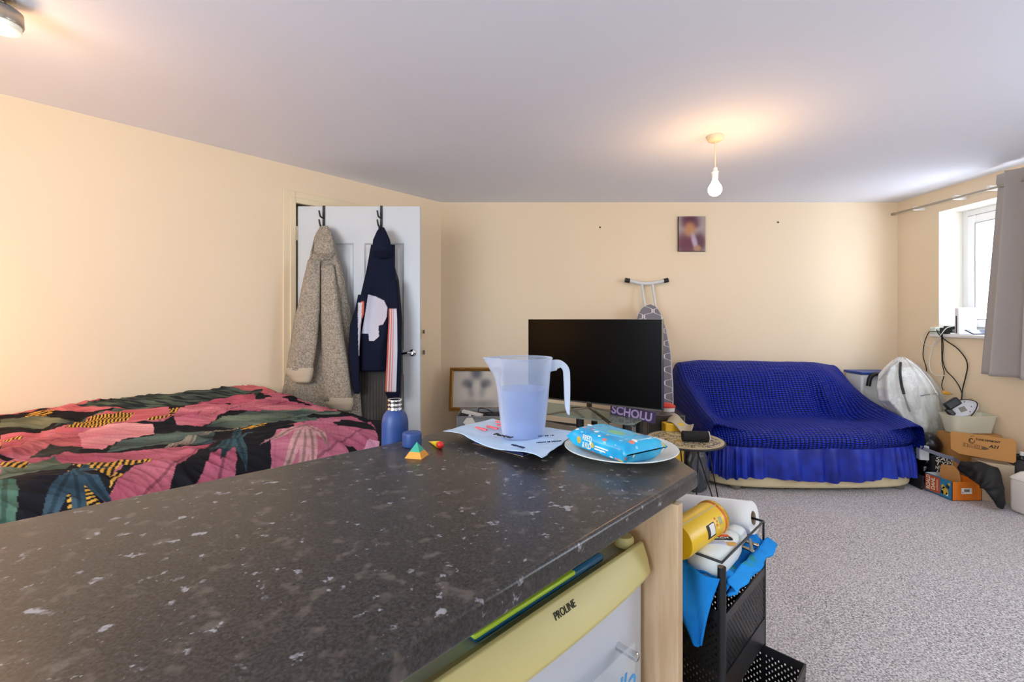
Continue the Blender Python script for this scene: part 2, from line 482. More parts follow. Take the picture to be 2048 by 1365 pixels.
# acrylic board held by metal posts
ac = thing('acrylic_memo_board', 'clear acrylic memo board with blue writing fixed to the white fridge door', 'memo board', TF @ Vector((.25, yk * .03, .45)))
mac = Mat('clear_acrylic', '#dfe6ea', .08); mac.see_through(.78)
mb = MB(); fb(mb, .085, .40, .028, .031, .25, .603); mb.build('clear_sheet', mac, ac)
for (x, z) in ((.1, .588), (.385, .588), (.1, .265), (.385, .265)):
    MB().lathe([(.0085, .0), (.0085, .044), (.006, .046), (.0001, .046)], n=18, T=frame(TF @ Vector((x, 0, z)), U, zd=NK)).build('metal_post', m_chrome, ac, smooth=True)
mbl = plain('blue_marker_ink', '#4a9ad6', .6)
for i, s in enumerate(('Hello', 'home')):
    lettering(s, .07, frame(TF @ Vector((.165 + .01 * i, yk * .0318, .535 - .07 * i)), U, zd=NK), mbl, ac, name='lettering', shear=.3)
# tray lying on the fridge
mtr = plain('teal_blue_plastic', '#1f6d96', .4); mlime = plain('lime_plastic', '#b6d83a', .4)
tt = thing('serving_tray', 'blue plastic tray with a lime green rim lying on the fridge top', 'tray', TF @ Vector((.3, -yk * .2, .785)))
mb = MB(); fb(mb, .10, .45, -.36, -.03, .749, .765); mb.build('tray_body', mtr, tt, bevel=.012, seg=3)
mb = MB(); fb(mb, .21, .46, -.37, -.022, .767, .775); mb.build('tray_rim', mlime, tt, bevel=.003)
mb = MB(); fb(mb, .22, .43, -.35, -.04, .7645, .768); mb.build('tray_liner', mtr, tt)

# ------------------------------------------------------------------ on the worktop
# jug
JC = Vector(PZ(1046, 874, .913)); jz = .914
JC = Vector((JC.x, JC.y, 0))
jug = thing('measuring_jug', 'clear frosted plastic measuring jug half full of water', 'jug', (JC.x, JC.y, jz))
mj = Mat('frosted_clear_plastic', '#e8edf4', .22, spec=.6)
lw_ = mj.nt.nodes.new('ShaderNodeLayerWeight'); lw_.inputs[0].default_value = .35
fe = E(mj.nt, lw_.outputs['Facing'])
mj.see_through(.7, '#eef4ff', fac_e=(fe.smooth(0, 1) * -.5 + .86))
mj.b.inputs['Subsurface Weight'].default_value = 0
HT = .226
def jr(z):                                                   # outer radius at height z
    return interp([0, .004, .02, .10, .165, .185, .19, HT], [.055, .0605, .0625, .072, .0775, .0785, .0815, .0845], z)
def jring(z, off=0.):
    out = []
    for k in range(56):
        a = 2 * PI * k / 56; r = jr(z) + off
        da = abs((a - PI + PI) % (2 * PI) - PI); da = abs(math.atan2(math.sin(a - PI), math.cos(a - PI)))
        sp_ = max(0, 1 - da / .55) ** 1.5 * max(0, (z - .15) / (HT - .15)) ** 1.3 * .03
        out.append(Vector((JC.x + (r + sp_) * math.cos(a), JC.y + (r + sp_) * math.sin(a) * 1., jz + z)))
    return out
zz = [0, .004, .02, .06, .10, .14, .165, .185, .19, .205, HT]
outer = [jring(z) for z in zz]; inner = [jring(z, -.0022) for z in zz[::-1][:-1]]
MB().rings(outer + inner, cap=True).build('jug_body', mj, jug, smooth=True)
rim = jring(HT, -.001); MB().tube(rim, .0022, 6, loop=True).build('rim', mj, jug, smooth=True)
hp = [P(1098, 729, JC.y), P(1118, 727, JC.y), P(1131, 738, JC.y), P(1133.5, 760, JC.y), P(1134, 790, JC.y), P(1134.5, 815, JC.y), P(1137, 829, JC.y)]
hw = [.014, .0135, .013, .0125, .0115, .009, .004]; hs = spline(hp, 6); ws = np.interp(np.linspace(0, 6, len(hs)), range(7), hw)
rg = []
for i, p in enumerate(hs):
    a = hs[max(0, i - 1)]; b = hs[min(len(hs) - 1, i + 1)]; t = (b - a).normalized(); nrm = Vector((-t.z, 0, t.x)); w = ws[i]
    if i < 8: w_in = w * (2.1 if i < 5 else 1.5)
    else: w_in = w
    rg.append([p + nrm * w * .7 + Vector((0, -.012, 0)), p + nrm * w * .7 + Vector((0, .012, 0)), p - nrm * w_in * .7 + Vector((0, .010, 0)), p - nrm * w_in * .7 + Vector((0, -.010, 0))])
mjh = Mat('frosted_handle_plastic', '#dfe8f5', .3); mjh.see_through(.38, '#eef4ff')
MB().rings(rg).build('handle', mjh, jug, bevel=.004, seg=3)
gm = MB()
for i in range(9): gm.box(.0, .012 + .01 * (i % 2), -.0003, .0003, .05 + i * .014, .0508 + i * .014)
mwat = Mat('still_water', '#bcd2ee', .05, spec=.5); mwat.see_through(.62, '#dce9fb')
wz = [.006, .02, .06, .10, .139]
MB_ = MB().rings([jring(z, -.0032) for z in wz])
tag(MB_.build('water', mwat, smooth=True), 'clear water filling the lower half of the plastic jug', 'water', None)

# mailing bag and the notebook under it
def sheet(name, pts_px, z, mat, parent=None, n=60, amp=.006, edge=.0, seed=0, thick=.0015, zfn=None, cols=None):
    """crumpled sheet filling a 4-corner outline given as picture corners on the plane z (corner order: near-left, near-right, far-right, far-left)"""
    c = [PZ(x, y, z) for x, y in pts_px]
    def fn(a, b):
        p = c[0] * (1 - a) * (1 - b) + c[1] * a * (1 - b) + c[2] * a * b + c[3] * (1 - a) * b
        e = min(a, 1 - a, b, 1 - b)
        w = N3(p.x * 9 + seed, p.y * 9, 1) * .6 + N3(p.x * 24 + seed, p.y * 24, 2) * .3
        q = Vector((p.x + N3(a * 7, b * 7, seed) * .006, p.y + N3(a * 7, b * 7, seed + 3) * .006, p.z + amp * w + (zfn(a, b) if zfn else 0)))
        return q
    mb = MB().grid(fn, n, n, uvfn=lambda a, b: (a, b))
    return mb.build(name, mat, parent, smooth='all', solid=thick)
m_bag = plain('pale_blue_poly', '#bddaf5', .35, var=.06, scale=14, bump=.25, bscale=40)
bag = thing('mailing_bag', 'crumpled pale blue plastic mailing bag lying under the jug', 'mailing bag', PZ(1020, 885, ZT))
BZ = .921
bagz = lambda a, b: -.009 * math.exp(-(((a - .56) / .2) ** 2 + ((b - .55) / .25) ** 2)) + .006 * math.sin(a * 9) * (1 - b)
bs = sheet('bag_body', [(886, 863), (1084, 920), (1152, 866), (985, 838)], BZ, m_bag, bag, amp=.005, zfn=bagz, seed=4)
cb = [PZ(x, y, BZ) for x, y in [(886, 863), (1084, 920), (1152, 866), (985, 838)]]
def bagpt(a, b): return cb[0] * (1 - a) * (1 - b) + cb[1] * a * (1 - b) + cb[2] * a * b + cb[3] * (1 - a) * b
m_red = plain('red_print', '#e46a74', .5)
ax_a = (cb[1] - cb[0]).normalized(); ax_b = (cb[3] - cb[0]).normalized()
for i in range(5):
    q = bagpt(.22 + .05 * (i % 3), .36 + .14 * i); q.z = BZ + .0085
    MB(frame(q, ax_a, zd=ZU)).box(-.018, .03, -.003, .003, -.004, .0006).build('red_stripe', m_red, bs)
def bagtext(s, px, py, size, mat, fit, rot=0):
    q = PZ(px, py, BZ + .0075); T = frame(q, Matrix.Rotation(rot, 3, 'Z') @ ax_a, zd=ZU)
    lettering(s, size, T, mat, bs, fit=fit, ext=.0012)
m_navy = plain('navy_ink', '#1d2c55', .6)
bagtext('WET KITE', 1035, 893, .012, m_navy, .045)
bagtext('Parcel', 1006, 872, .022, m_ink, .06, .1)
bagtext('return to sender', 1098, 884, .007, m_navy, .07, 1.05)
bagtext('no. 40 12', 1092, 872, .006, m_navy, .045, 1.05)
nb = thing('notebook', 'dark blue notebook with a silver edge under the mailing bag', 'notebook', PZ(1010, 900, ZT))
TNb = frame(PZ(945, 889, ZT), (PZ(1066, 921, ZT) - PZ(945, 889, ZT)), zd=ZU)
MB(TNb).box(.0, .185, .0, .21, .0005, .0035).build('back_cover', m_greymetal, nb, bevel=.001)
MB(TNb).box(.002, .183, .003, .208, .0035, .009).build('front_cover', plain('dark_blue_cover', '#16275e', .35), nb, bevel=.001)

# plate and wipes
PC = Vector((.285, 1.197, ZT))
mp = plain('pale_ceramic', '#dfe5de', .22, var=.02)
tag(MB().lathe([(.0001, .002), (.085, .001), (.09, .0005), (.095, .004), (.145, .0165), (.1465, .018), (.145, .0195), (.098, .0085), (.09, .006), (.0001, .006)], PC, n=64).build('dinner_plate', mp, smooth=True),
    'plain pale dinner plate under the blue wipes packet on the worktop', 'plate')
wx = Vector((.531, -.847, 0)).normalized(); wc = Vector((.262, 1.16, ZT + .0105))
TWp = frame(wc, wx, zd=ZU)
wp = thing('wipes_packet', 'turquoise packet of wipes printed with coloured dots on the plate', 'wipes packet', wc)
mwp = Mat('turquoise_film', '#12a9de', .25, spec=.6)
def dots(m, base, kind='UV'):
    c = base
    for sc, off, colr, th in ((17, .0, '#f3f6f2', .3), (12, 3.1, '#c8b04a', .3), (11, 7.7, '#e07a5a', .25), (21, 5.2, '#7fd3f2', .3)):
        v = m.nt.nodes.new('ShaderNodeTexVoronoi'); mp_ = m.nt.nodes.new('ShaderNodeMapping'); t = m.nt.nodes.new('ShaderNodeTexCoord')
        mp_.inputs['Location'].default_value = (off, off * .7, off * .3)
        m.nt.links.new(t.outputs[kind], mp_.inputs[0]); m.nt.links.new(mp_.outputs[0], v.inputs['Vector']); v.inputs['Scale'].default_value = sc
        v.inputs['Randomness'].default_value = .8
        sepc = m.nt.nodes.new('ShaderNodeSeparateColor'); m.nt.links.new(v.outputs['Color'], sepc.inputs[0])
        sel = E(m.nt, sepc.outputs[0]).gt(.45)
        c = m.mix(E(m.nt, v.outputs['Distance']).lt(th) * sel, c, colr)
    return c
mwp.color(dots(mwp, mwp.mix(mwp.noise(18, 2).smooth(.3, .7), '#0d98d4', '#24b8e6')))
mwp.bump(mwp.noise(30, 3), .25, .006)
LX, LY, LZ = .1075, .064, .054
def wpt(a, b):                                               # a round the section, b along
    x = (b * 2 - 1); ang = 2 * PI * a
    cs, sn = math.cos(ang), math.sin(ang)
    k = max(0., (abs(x) - .8) / .2)
    pinch = 1 - .94 * k ** 1.6 if k > 0 else 1
    px_ = math.copysign(abs(cs) ** .45, cs) * LY * (1 + .10 * k); pz_ = math.copysign(abs(sn) ** .6, sn) * LZ / 2 * max(pinch, .05)
    zc = LZ / 2 + k * .004
    wob = N3(x * 6, ang * 1.3) * .0016
    return TWp @ Vector((x * LX * (1.0), px_ * (1 + wob * 8), zc + pz_ * (1 + wob * 10)))
MB().grid(wpt, 56, 44, uvfn=lambda a, b: (a * .9, b * .6), loopu=True).build('packet_film', mwp, wp, smooth='all')
mtop = plain('blue_label_flap', '#45b5dd', .3, var=.15, scale=30)
pts = []
for k in range(48):
    a = 2 * PI * k / 48; r = 1 + .06 * math.cos(9 * a)
    pts.append((.058 * r * math.copysign(abs(math.cos(a)) ** .6, math.cos(a)), .032 * r * math.copysign(abs(math.sin(a)) ** .6, math.sin(a))))
fl_ = MB(TWp).prism(pts, LZ - .002, LZ + .0012).build('resealable_flap', mtop, wp)
mb = MB(TWp)
mb.prism([(.026 * math.cos(2 * PI * k / 24) + .012, .013 * math.sin(2 * PI * k / 24) - .006) for k in range(24)], LZ + .001, LZ + .0017)
mb.build('flap_print', plain('green_print', '#7cc08a', .4), fl_)
m_lt = plain('white_print', '#e9f3ef', .5)
TS = frame(TWp @ Vector((-.032, -LY * 1.012, LZ * .56)), wx, zd=TWp.to_3x3() @ Vector((0, -1, .12)))
lettering('FRED', .02, TS @ Matrix.Translation((0, .008, .0)), m_lt, wp, fit=.032, ext=.0012)
lettering('& FLO', .02, TS @ Matrix.Translation((0, -.010, .0)), m_lt, wp, fit=.032, ext=.0012)
mb = MB(TS @ Matrix.Translation((.045, -.004, 0)))
mb.box(-.015, .03, -.0015, .0015, -.001, .0012); mb.box(-.015, .022, -.0075, -.0045, -.001, .0012); mb.build('small_print', m_lt, wp)
for (x, y) in ((-.088, -.005), (.085, -.02)):
    MB(TWp).prism([(x + .008 * math.cos(2 * PI * k / 16), y + .005 * math.sin(2 * PI * k / 16)) for k in range(16)], LZ * .78, LZ + .0008).build('sticker', m_paper, wp)

# bottle, its stopper, toys
bo = Vector((-.365, 1.42, .758))
m_bl = plain('matt_blue_coating', '#2c4a86', .42, var=.05)
bt = thing('drinking_bottle', 'matt navy blue drinking bottle with a bare steel neck and no lid', 'bottle', bo)
MB().lathe([(.0001, 0), (.037, 0), (.0405, .004), (.0405, .165), (.0395, .18), (.035, .196), (.026, .208), (.0225, .212)], bo, n=48).build('bottle_body', m_bl, bt, smooth=True)
MB().lathe([(.0225, .2115), (.0225, .216), (.0205, .218), (.0205, .222), (.0228, .224), (.0228, .228), (.0205, .230), (.0205, .234), (.0225, .236), (.0225, .243), (.021, .2445), (.0185, .243), (.0185, .215)], bo, n=40, cap=False).build('bottle_neck', m_chrome, bt, smooth=True)
st = thing('bedside_stool', 'small wooden stool between bed and worktop carrying the blue bottle', 'stool', (bo.x, bo.y, 0))
MB().lathe([(.0001, .73), (.095, .73), (.1, .735), (.1, .753), (.095, .757), (.0001, .757)], (bo.x, bo.y, 0), n=32).build('seat', mw, st, smooth=True)
for k in range(3):
    a = 2 * PI * k / 3 + .4
    MB().tube([(bo.x + .07 * math.cos(a), bo.y + .07 * math.sin(a), .735), (bo.x + .11 * math.cos(a), bo.y + .11 * math.sin(a), .0)], .013).build('leg', mw, st, smooth=True)
sc_ = PZ(821, 897, ZT) ; sc_ = Vector((sc_.x, sc_.y + .02, ZT))
tag(MB().lathe([(.0001, 0), (.0235, 0), (.0255, .002), (.0262, .005), (.0262, .034), (.0255, .0375), (.0235, .039), (.0001, .0385)], sc_, n=40).build('bottle_stopper', m_bl, smooth=True),
    'small round navy blue bottle stopper standing on the worktop behind the toy pyramid', 'bottle stopper')
py_ = PZ(832, 916, ZT); TP = frame(Vector((py_.x, py_.y + .012, ZT)), (1, -.25, 0), zd=ZU)
pyr = thing('toy_pyramid', 'tiny wooden toy pyramid, orange below and green on top', 'toy', TP.translation)
def frus(h0, h1, H=.037, w=.023): 
    r0 = w * (1 - h0 / H); r1 = w * (1 - h1 / H) + 1e-4
    return MB(TP).rings([[Vector(p) for p in ((-r0, -r0, h0), (r0, -r0, h0), (r0, r0, h0), (-r0, r0, h0))], [Vector(p) for p in ((-r1, -r1, h1), (r1, -r1, h1), (r1, r1, h1), (-r1, r1, h1))]])
frus(0, .0145).build('base_layer', plain('orange_paint', '#e59a2f', .5), pyr); frus(.0145, .037).build('tip', plain('green_paint', '#25a487', .5), pyr)
rb = PZ(880, 899, ZT); rb = Vector((rb.x, rb.y + .006, ZT + .0098))
cn = thing('toy_cone', 'tiny yellow toy cone lying with a red ball at its mouth', 'toy', (rb.x, rb.y, ZT))
tip = PZ(858, 886, ZT); tip = Vector((tip.x, tip.y, ZT + .003)); ax = (tip - rb)
MB().tube([rb + ax * .12, tip], [.0098, .0006], 24).build('cone_shell', plain('yellow_paint', '#e8c428', .5), cn, smooth=True)
MB().ball(rb, .0098).build('red_ball', plain('red_paint', '#d8271f', .4), cn, smooth=True)
# ------------------------------------------------------------------ bed
def BW(a, b, z=0.): return W0 - WD * a + WN * b + Vector((0, 0, z))         # a: along the wall (negative = towards us), b: from the wall
def to_ab(p): q = Vector(p) - W0; return (-q.dot(WD), q.dot(WN))
A0, A1, B0, B1 = -3.75, -1.50, .03, 1.68
bed = thing('bed', 'bed standing along the left wall under the leaf patterned duvet', 'bed', BW(-2.6, .8))
def bp(a0, a1, b0, b1, z0, z1): return MB().prism([BW(a0, b0)[:2], BW(a1, b0)[:2], BW(a1, b1)[:2], BW(a0, b1)[:2]], z0, z1)
bp(A0 + .05, A1 - .06, B0 + .03, B1 - .08, 0, .40).build('divan', plain('grey_divan_fabric', '#6d6a68', .9), bed, bevel=.02)
bp(A0 + .05, A1 - .06, B0 + .03, B1 - .08, .405, .70).build('mattress', plain('white_mattress', '#d8d4cc', .9), bed, bevel=.05, seg=4)
NA, NB = 960, 720
la = np.linspace(0, 1, NA); lb = np.linspace(0, 1, NB)
SA, SB = np.meshgrid(la, lb)
DROP = .30
La, Lb = (A1 - A0) + DROP, (B1 - B0) + DROP
sa, sb = SA * La, SB * Lb                                    # arc length from the head / from the wall
def fold(s, L, r=.10):
    """arc length to (flat position, drop) round a soft edge of radius r"""
    e = s - (L - r); flat = np.where(e < 0, s, np.where(e < r * PI / 2, (L - r) + r * np.sin(np.clip(e / r, 0, PI / 2)), L))
    drop = np.where(e < 0, 0, np.where(e < r * PI / 2, r * (1 - np.cos(np.clip(e / r, 0, PI / 2))), r + (e - r * PI / 2)))
    return flat, drop
fa, da = fold(sa, A1 - A0, .16); fb_, db = fold(sb, B1 - B0, .16)
a = A0 + fa; b = B0 + fb_
Z = .792 - np.maximum(da, db) - .25 * np.minimum(da, db)
# broad sag, quilted lumps and creases
def wave(fx, fy, ph): return np.sin(fx * a + fy * b + ph)
warp = .25 * wave(3, 2, .3) + .2 * wave(-2, 5, 1.1) + .12 * wave(9, 4, 2.)
lump = .013 * wave(5, 3, .5) * wave(2, -6, 1.2) + .008 * np.sin(11 * a + 6 * warp * 3) * wave(3, 7, 2.2)
cre = np.zeros_like(a)
for i in range(26):
    th = rng.uniform(-1.15, -.4)
    k = rng.uniform(22, 60); ph = rng.uniform(0, 6)
    t_ = a * math.cos(th) + b * math.sin(th); loc = np.sin(rng.uniform(1, 3) * a + rng.uniform(1, 4) * b + rng.uniform(0, 6)) * .5 + .5
    s_ = np.sin(k * .8 * t_ + 8 * warp + ph)
    cre += (1 - np.abs(s_)) ** 3 * loc ** 2 * rng.uniform(.002, .006) * 1.05
edge_in = np.clip(np.minimum((A1 - a) / .05, 1), .2, 1)
Z = Z + (lump + cre) * edge_in
Z += .02 * np.exp(-((a + 2.0) / .5) ** 2) * np.exp(-((b - .3) / .5) ** 2)
X = W0.x - WD.x * a + WN.x * b; Y = W0.y - WD.y * a + WN.y * b
ca, cb_ = A0 + sa, B0 + sb                                    # cloth coordinates of the print
def hexc(h): return np.array(lin(h)[:3])
C = np.zeros(a.shape + (3,)); C[:] = hexc('#17161b')
nz = .5 + .25 * np.sin(21 * ca + 9 * warp) + .25 * np.sin(33 * cb_ - 12 * ca + 4 * warp * 2)
def ab(zx, zy):
    return to_ab(PZ(zx / 2.56, 700 + zy / 2.56, .79))
def shade(mask, col, col2=None, ax=None, veins=0.):
    c1_ = hexc(col); c2_ = hexc(col2 or col); t = np.clip(nz, 0, 1)[..., None]
    base_ = c1_ * (1 - t) + c2_ * t
    if veins and ax is not None:
        p, q = ax; d = np.array(q) - np.array(p); L_ = np.hypot(*d); d /= L_
        s_ = (ca - p[0]) * -d[1] + (cb_ - p[1]) * d[0]; t2 = (ca - p[0]) * d[0] + (cb_ - p[1]) * d[1]
        lat = np.abs(np.sin((t2 - np.abs(s_) * .9) * veins)); base_ = base_ * (1 - .13 * (lat[..., None] < .22))
        base_ = np.where((np.abs(s_) < .005)[..., None], base_ * .55, base_)
    br = 1 + .08 * np.sin(46 * (ca * .6 + cb_ * .8) + 11 * warp) * np.sin(17 * (ca - cb_) + 7 * warp) + .04 * np.sin(410 * ca + 190 * cb_ + 25 * warp)
    C[mask] = (base_ * br[..., None])[mask]
jx = .006 * np.sin(60 * ca + 20 * cb_) + .005 * np.sin(95 * cb_ - 30 * ca + 2 * warp); jy = .006 * np.sin(70 * cb_ + 25 * ca) + .005 * np.sin(110 * ca + 40 * cb_)
def pg(pts): return inside(ca + jx * .3, cb_ + jy * .3, [ab(*p) for p in pts])
def leaf(p, q, w, f=1.):
    """almond leaf from p to q of half width w in cloth metres"""
    p = np.array(p); q = np.array(q); d = q - p; L_ = np.hypot(*d); d = d / L_
    t = ((ca - p[0]) * d[0] + (cb_ - p[1]) * d[1]) / L_; s_ = (ca - p[0]) * -d[1] + (cb_ - p[1]) * d[0]
    tt_ = np.clip(t, 0, 1); return (np.abs(s_) < w * np.sin(PI * tt_ ** .75 * f)) & (t > 0) & (t < 1)
def lz(p, q, w, col, col2=None, veins=60):
    p, q = ab(*p), ab(*q); shade(leaf(p, q, w), col, col2, (p, q), veins)
def stripes(mask, ang, k, c1_='#d9a648', c2_='#191615'):
    s_ = np.sin((ca * math.cos(ang) + cb_ * math.sin(ang)) * k * 3.0 + warp * 2); shade(mask & (s_ > 0), c1_, '#c8953c'); shade(mask & (s_ <= 0), c2_)
# filler leaves over the whole cloth first
for i in range(46):
    p = np.array([rng.uniform(A0, A1 + .3), rng.uniform(B0, B1 + .3)]); th = rng.uniform(0, 2 * PI); L_ = rng.uniform(.25, .5)
    q = p + L_ * np.array([math.cos(th), math.sin(th)])
    kk = i % 4
    if kk in (0, 1): shade(leaf(p, q, L_ * .26), '#a84d64', '#c5747c', (p, q), 55)
    elif kk == 2: shade(leaf(p, q, L_ * .13), '#2f3f3f', '#5a6b5c', (p, q), 80)
    else: stripes(leaf(p, q, L_ * .16), th, 130)
shade(pg([(-80, 660), (200, 650), (560, 600), (560, 800), (300, 920), (-80, 940)]), '#17161b', '#1c1b20')
PK1, PK2 = '#a34f63', '#c97981'
shade(pg([(0, 322), (300, 298), (700, 260), (1050, 210), (1250, 180), (1380, 195), (1420, 240), (1100, 232), (850, 290), (600, 330), (400, 340), (0, 350)]), '#b4545c', '#d07a7c')
m_ = pg([(380, 318), (600, 268), (850, 240), (1100, 215), (1350, 222), (1290, 260), (1000, 303), (700, 322), (500, 322)]); shade(m_, '#2a3236', '#5c6a5c')
shade(m_ & (np.sin(95 * ca - 60 * cb_ + 3 * warp) > .4), '#1d2326', '#2a3134')
shade(pg([(60, 335), (230, 315), (290, 330), (160, 342)]), '#241f22')
shade(pg([(1000, 300), (1150, 258), (1300, 240), (1310, 280), (1150, 302)]), '#a14862', '#bd5f70')
shade(pg([(880, 360), (960, 312), (1150, 308), (1300, 283), (1420, 260), (1600, 290), (1750, 320), (1700, 332), (1500, 310), (1250, 332), (1130, 345), (1100, 382), (1000, 412), (900, 396)]), PK1, PK2, (ab(900, 380), ab(1400, 290)), 45)
shade(pg([(0, 440), (250, 430), (450, 360), (650, 328), (860, 318), (870, 352), (700, 402), (560, 385), (400, 420), (200, 450), (0, 470)]), '#b4535c', '#cc7276')
shade(pg([(0, 372), (250, 362), (375, 380), (170, 402), (0, 408)]), '#4c5446', '#7b7a60')
stripes(pg([(310, 418), (400, 370), (690, 336), (655, 382), (480, 412)]), .3, 150); stripes(pg([(745, 388), (900, 362), (880, 378), (770, 394)]), .3, 150)
m_ = pg([(1055, 402), (1150, 358), (1350, 322), (1600, 305), (1760, 335), (1700, 347), (1450, 372), (1200, 404)]); shade(m_, '#33403f', '#74806c', (ab(1060, 395), ab(1740, 330)), 90)
shade(pg([(400, 430), (590, 408), (780, 403), (790, 432), (620, 462), (520, 512), (430, 512), (400, 462)]), '#c5727a', '#dd9a98')
shade(pg([(0, 482), (200, 452), (400, 432), (420, 502), (330, 490), (270, 490), (180, 542), (0, 562)]), '#a34954', '#ba6668', (ab(0, 520), ab(400, 450)), 50)
shade(pg([(0, 560), (180, 542), (420, 528), (560, 518), (800, 508), (1000, 484), (1110, 476), (1050, 515), (900, 600), (830, 705), (640, 768), (520, 785), (520, 720), (640, 640), (800, 560), (830, 540), (600, 578), (400, 582), (280, 582)]), '#9c485a', '#b66572', (ab(600, 740), ab(1060, 505)), 70)
shade(pg([(965, 695), (1000, 620), (1090, 540), (1195, 492), (1215, 540), (1205, 645), (1090, 672)]), '#9d495d', '#b6677c', (ab(1090, 668), ab(1170, 500)), 60)
stripes(pg([(820, 728), (930, 628), (985, 628), (965, 695)]), .5, 95)
shade(pg([(550, 517), (620, 463), (700, 452), (900, 420), (1100, 428), (1085, 470), (850, 480), (700, 502)]), '#2b3739', '#5d6c62', (ab(560, 510), ab(1090, 440)), 100)
for q, w in (((1270, 552), .018), ((1130, 555), .018), ((1050, 545), .016), ((1310, 430), .02), ((1230, 395), .016), ((1000, 470), .014)): lz((1200, 470), q, w, '#22343c', '#3f5a60', 90)
for q in ((810, 515), (880, 500), (930, 490), (960, 480), (1240, 400)): lz((1010, 440), q, .014, '#6d7263', '#a58f80', 90)
m_ = pg([(1388, 480), (1430, 430), (1560, 408), (1640, 370), (1800, 358), (1900, 382), (1945, 410), (1955, 480), (1790, 520), (1640, 545), (1560, 580), (1460, 592), (1415, 555), (1390, 505)]); shade(m_, '#9c4f66', '#b46b7c', (ab(1420, 560), ab(1880, 395)), 50)
for pts in ([(1705, 392), (1750, 378), (1850, 373), (1930, 400), (1840, 400), (1730, 404)], [(1770, 447), (1815, 438), (1862, 441), (1845, 456)], [(1655, 488), (1692, 542), (1668, 545)], [(1570, 520), (1590, 560), (1575, 575)]): shade(pg(pts), '#17161b')
shade(pg([(1790, 500), (1850, 450), (1900, 418), (1960, 412), (1970, 490), (1800, 520)]), '#c58aa0', '#d8a8b4')
for q, w in (((1330, 495), .02), ((1450, 552), .022), ((1560, 562), .018), ((1650, 540), .018), ((1690, 462), .02)): lz((1568, 410), q, w, '#8f7d72', '#c99494', 90)
shade(pg([(0, 622), (150, 600), (270, 558), (370, 602), (300, 640), (100, 672), (0, 682)]), '#3f4d44', '#78806a', (ab(0, 655), ab(360, 595)), 70)
shade(pg([(150, 562), (220, 513), (300, 488), (380, 500), (425, 540), (330, 530), (250, 562)]), '#201f22', '#343834')
stripes(pg([(0, 600), (150, 588), (140, 612), (0, 622)]), .4, 110)
stripes(pg([(370, 602), (480, 568), (830, 543), (600, 622), (560, 662), (430, 622)]), .2, 130); stripes(pg([(345, 662), (400, 655), (520, 720), (490, 792), (440, 782), (350, 742)]), 1.2, 130)
for q, w in (((205, 815), .022), ((450, 815), .015), ((615, 716), .016), ((590, 600), .018), ((470, 585), .015)): lz((375, 655), q, w, '#2b3f4c', '#4d6672', 70)
shade(pg([(-60, 720), (60, 698), (100, 750), (80, 842), (0, 885), (-60, 890)]), '#3c5c4c', '#648470', (ab(30, 700), ab(10, 880)), 60)
shade(pg([(110, 862), (200, 822), (235, 828), (150, 875)]), '#a34b66', '#bb6a7c'); shade(pg([(240, 822), (310, 775), (345, 812), (280, 845)]), '#a34b66', '#bb6a7c')
C *= .88
cols = np.concatenate([C, np.ones(C.shape[:2] + (1,))], -1).reshape(-1, 4)
V = np.stack([X, Y, Z], -1).reshape(-1, 3)
ii = np.arange(NB * NA).reshape(NB, NA)
faces = np.stack([ii[:-1, :-1], ii[:-1, 1:], ii[1:, 1:], ii[1:, :-1]], -1).reshape(-1, 4)
md = Mat('leaf_print_cotton', '#a05060', .85, spec=.15); md.color(md.attr()).bump(md.noise(500, 2), .08, .002)
org = np.array(BW(-2.6, .8, .5)); me = bpy.data.meshes.new('duvet'); me.from_pydata(V - org, [], faces); me.update()
at = me.color_attributes.new('Col', 'FLOAT_COLOR', 'POINT'); at.data.foreach_set('color', cols.astype(np.float32).ravel())
me.polygons.foreach_set('use_smooth', np.ones(len(me.polygons), bool)); me.materials.append(md.m)
dv0 = bpy.data.objects.new('duvet', me); COL.objects.link(dv0); dv0.location = tuple(org)
tag(dv0, 'duvet printed with pink and dark green tropical leaves lying on the bed', 'duvet')

# ------------------------------------------------------------------ clothes on the door
def loft(secs, d0, name, mat, parent, n=40, per=10, amp=.006, freq=5, seed=0., flat=.75, colfn=None, fuzz=0., taper_end=True):
    """garment tube: secs = (py, px left, px right, thickness m); its back lies at depth d0"""
    ys = [s[0] for s in secs]; rows = int((ys[-1] - ys[0]) / 3) if not per else per * (len(secs) - 1)
    rings, cols = [], []
    for j in range(rows + 1):
        y = ys[0] + (ys[-1] - ys[0]) * j / rows
        xl = interp(ys, [s[1] for s in secs], y); xr = interp(ys, [s[2] for s in secs], y); th = interp(ys, [s[3] for s in secs], y)
        cx, hw = (xl + xr) / 2, (xr - xl) / 2; ring = []
        for k in range(n):
            t = 2 * PI * k / n; c, s_ = math.cos(t), math.sin(t)
            px_ = cx + hw * math.copysign(abs(c) ** .8, c)
            dep = d0 - th / 2 - th / 2 * math.copysign(abs(s_) ** flat, s_)
            fo = amp * math.sin(c * freq + seed + y * .006) * (.6 + .4 * math.sin(y * .03 + seed)) + amp * .8 * N3(px_ * .03, y * .02, seed)
            if s_ > -.2: dep -= fo
            if fuzz: dep -= fuzz * N3(px_ * .35, y * .35, seed) * (s_ > 0); px_ += fuzz * 200 * N3(y * .4, seed, 3.)
            ring.append(P(px_, y + hw * .04 * math.sin(t), dep))
            if colfn: cols.append(colfn(px_, y, s_ > 0))
        rings.append(ring)
    mb = MB().rings(rings)
    return mb.build(name, mat, parent, smooth='all', cols=cols if colfn else None)
mfl = Mat('sherpa_fleece', '#a89e90', .98, spec=.05)
fz = mfl.voro(150); fz2 = mfl.noise(90, 4, .7)
mfl.color(mfl.mix(fz2.smooth(.3, .7), '#9a907f', '#d9d0c0')).bump(fz + fz2, .9, .012)
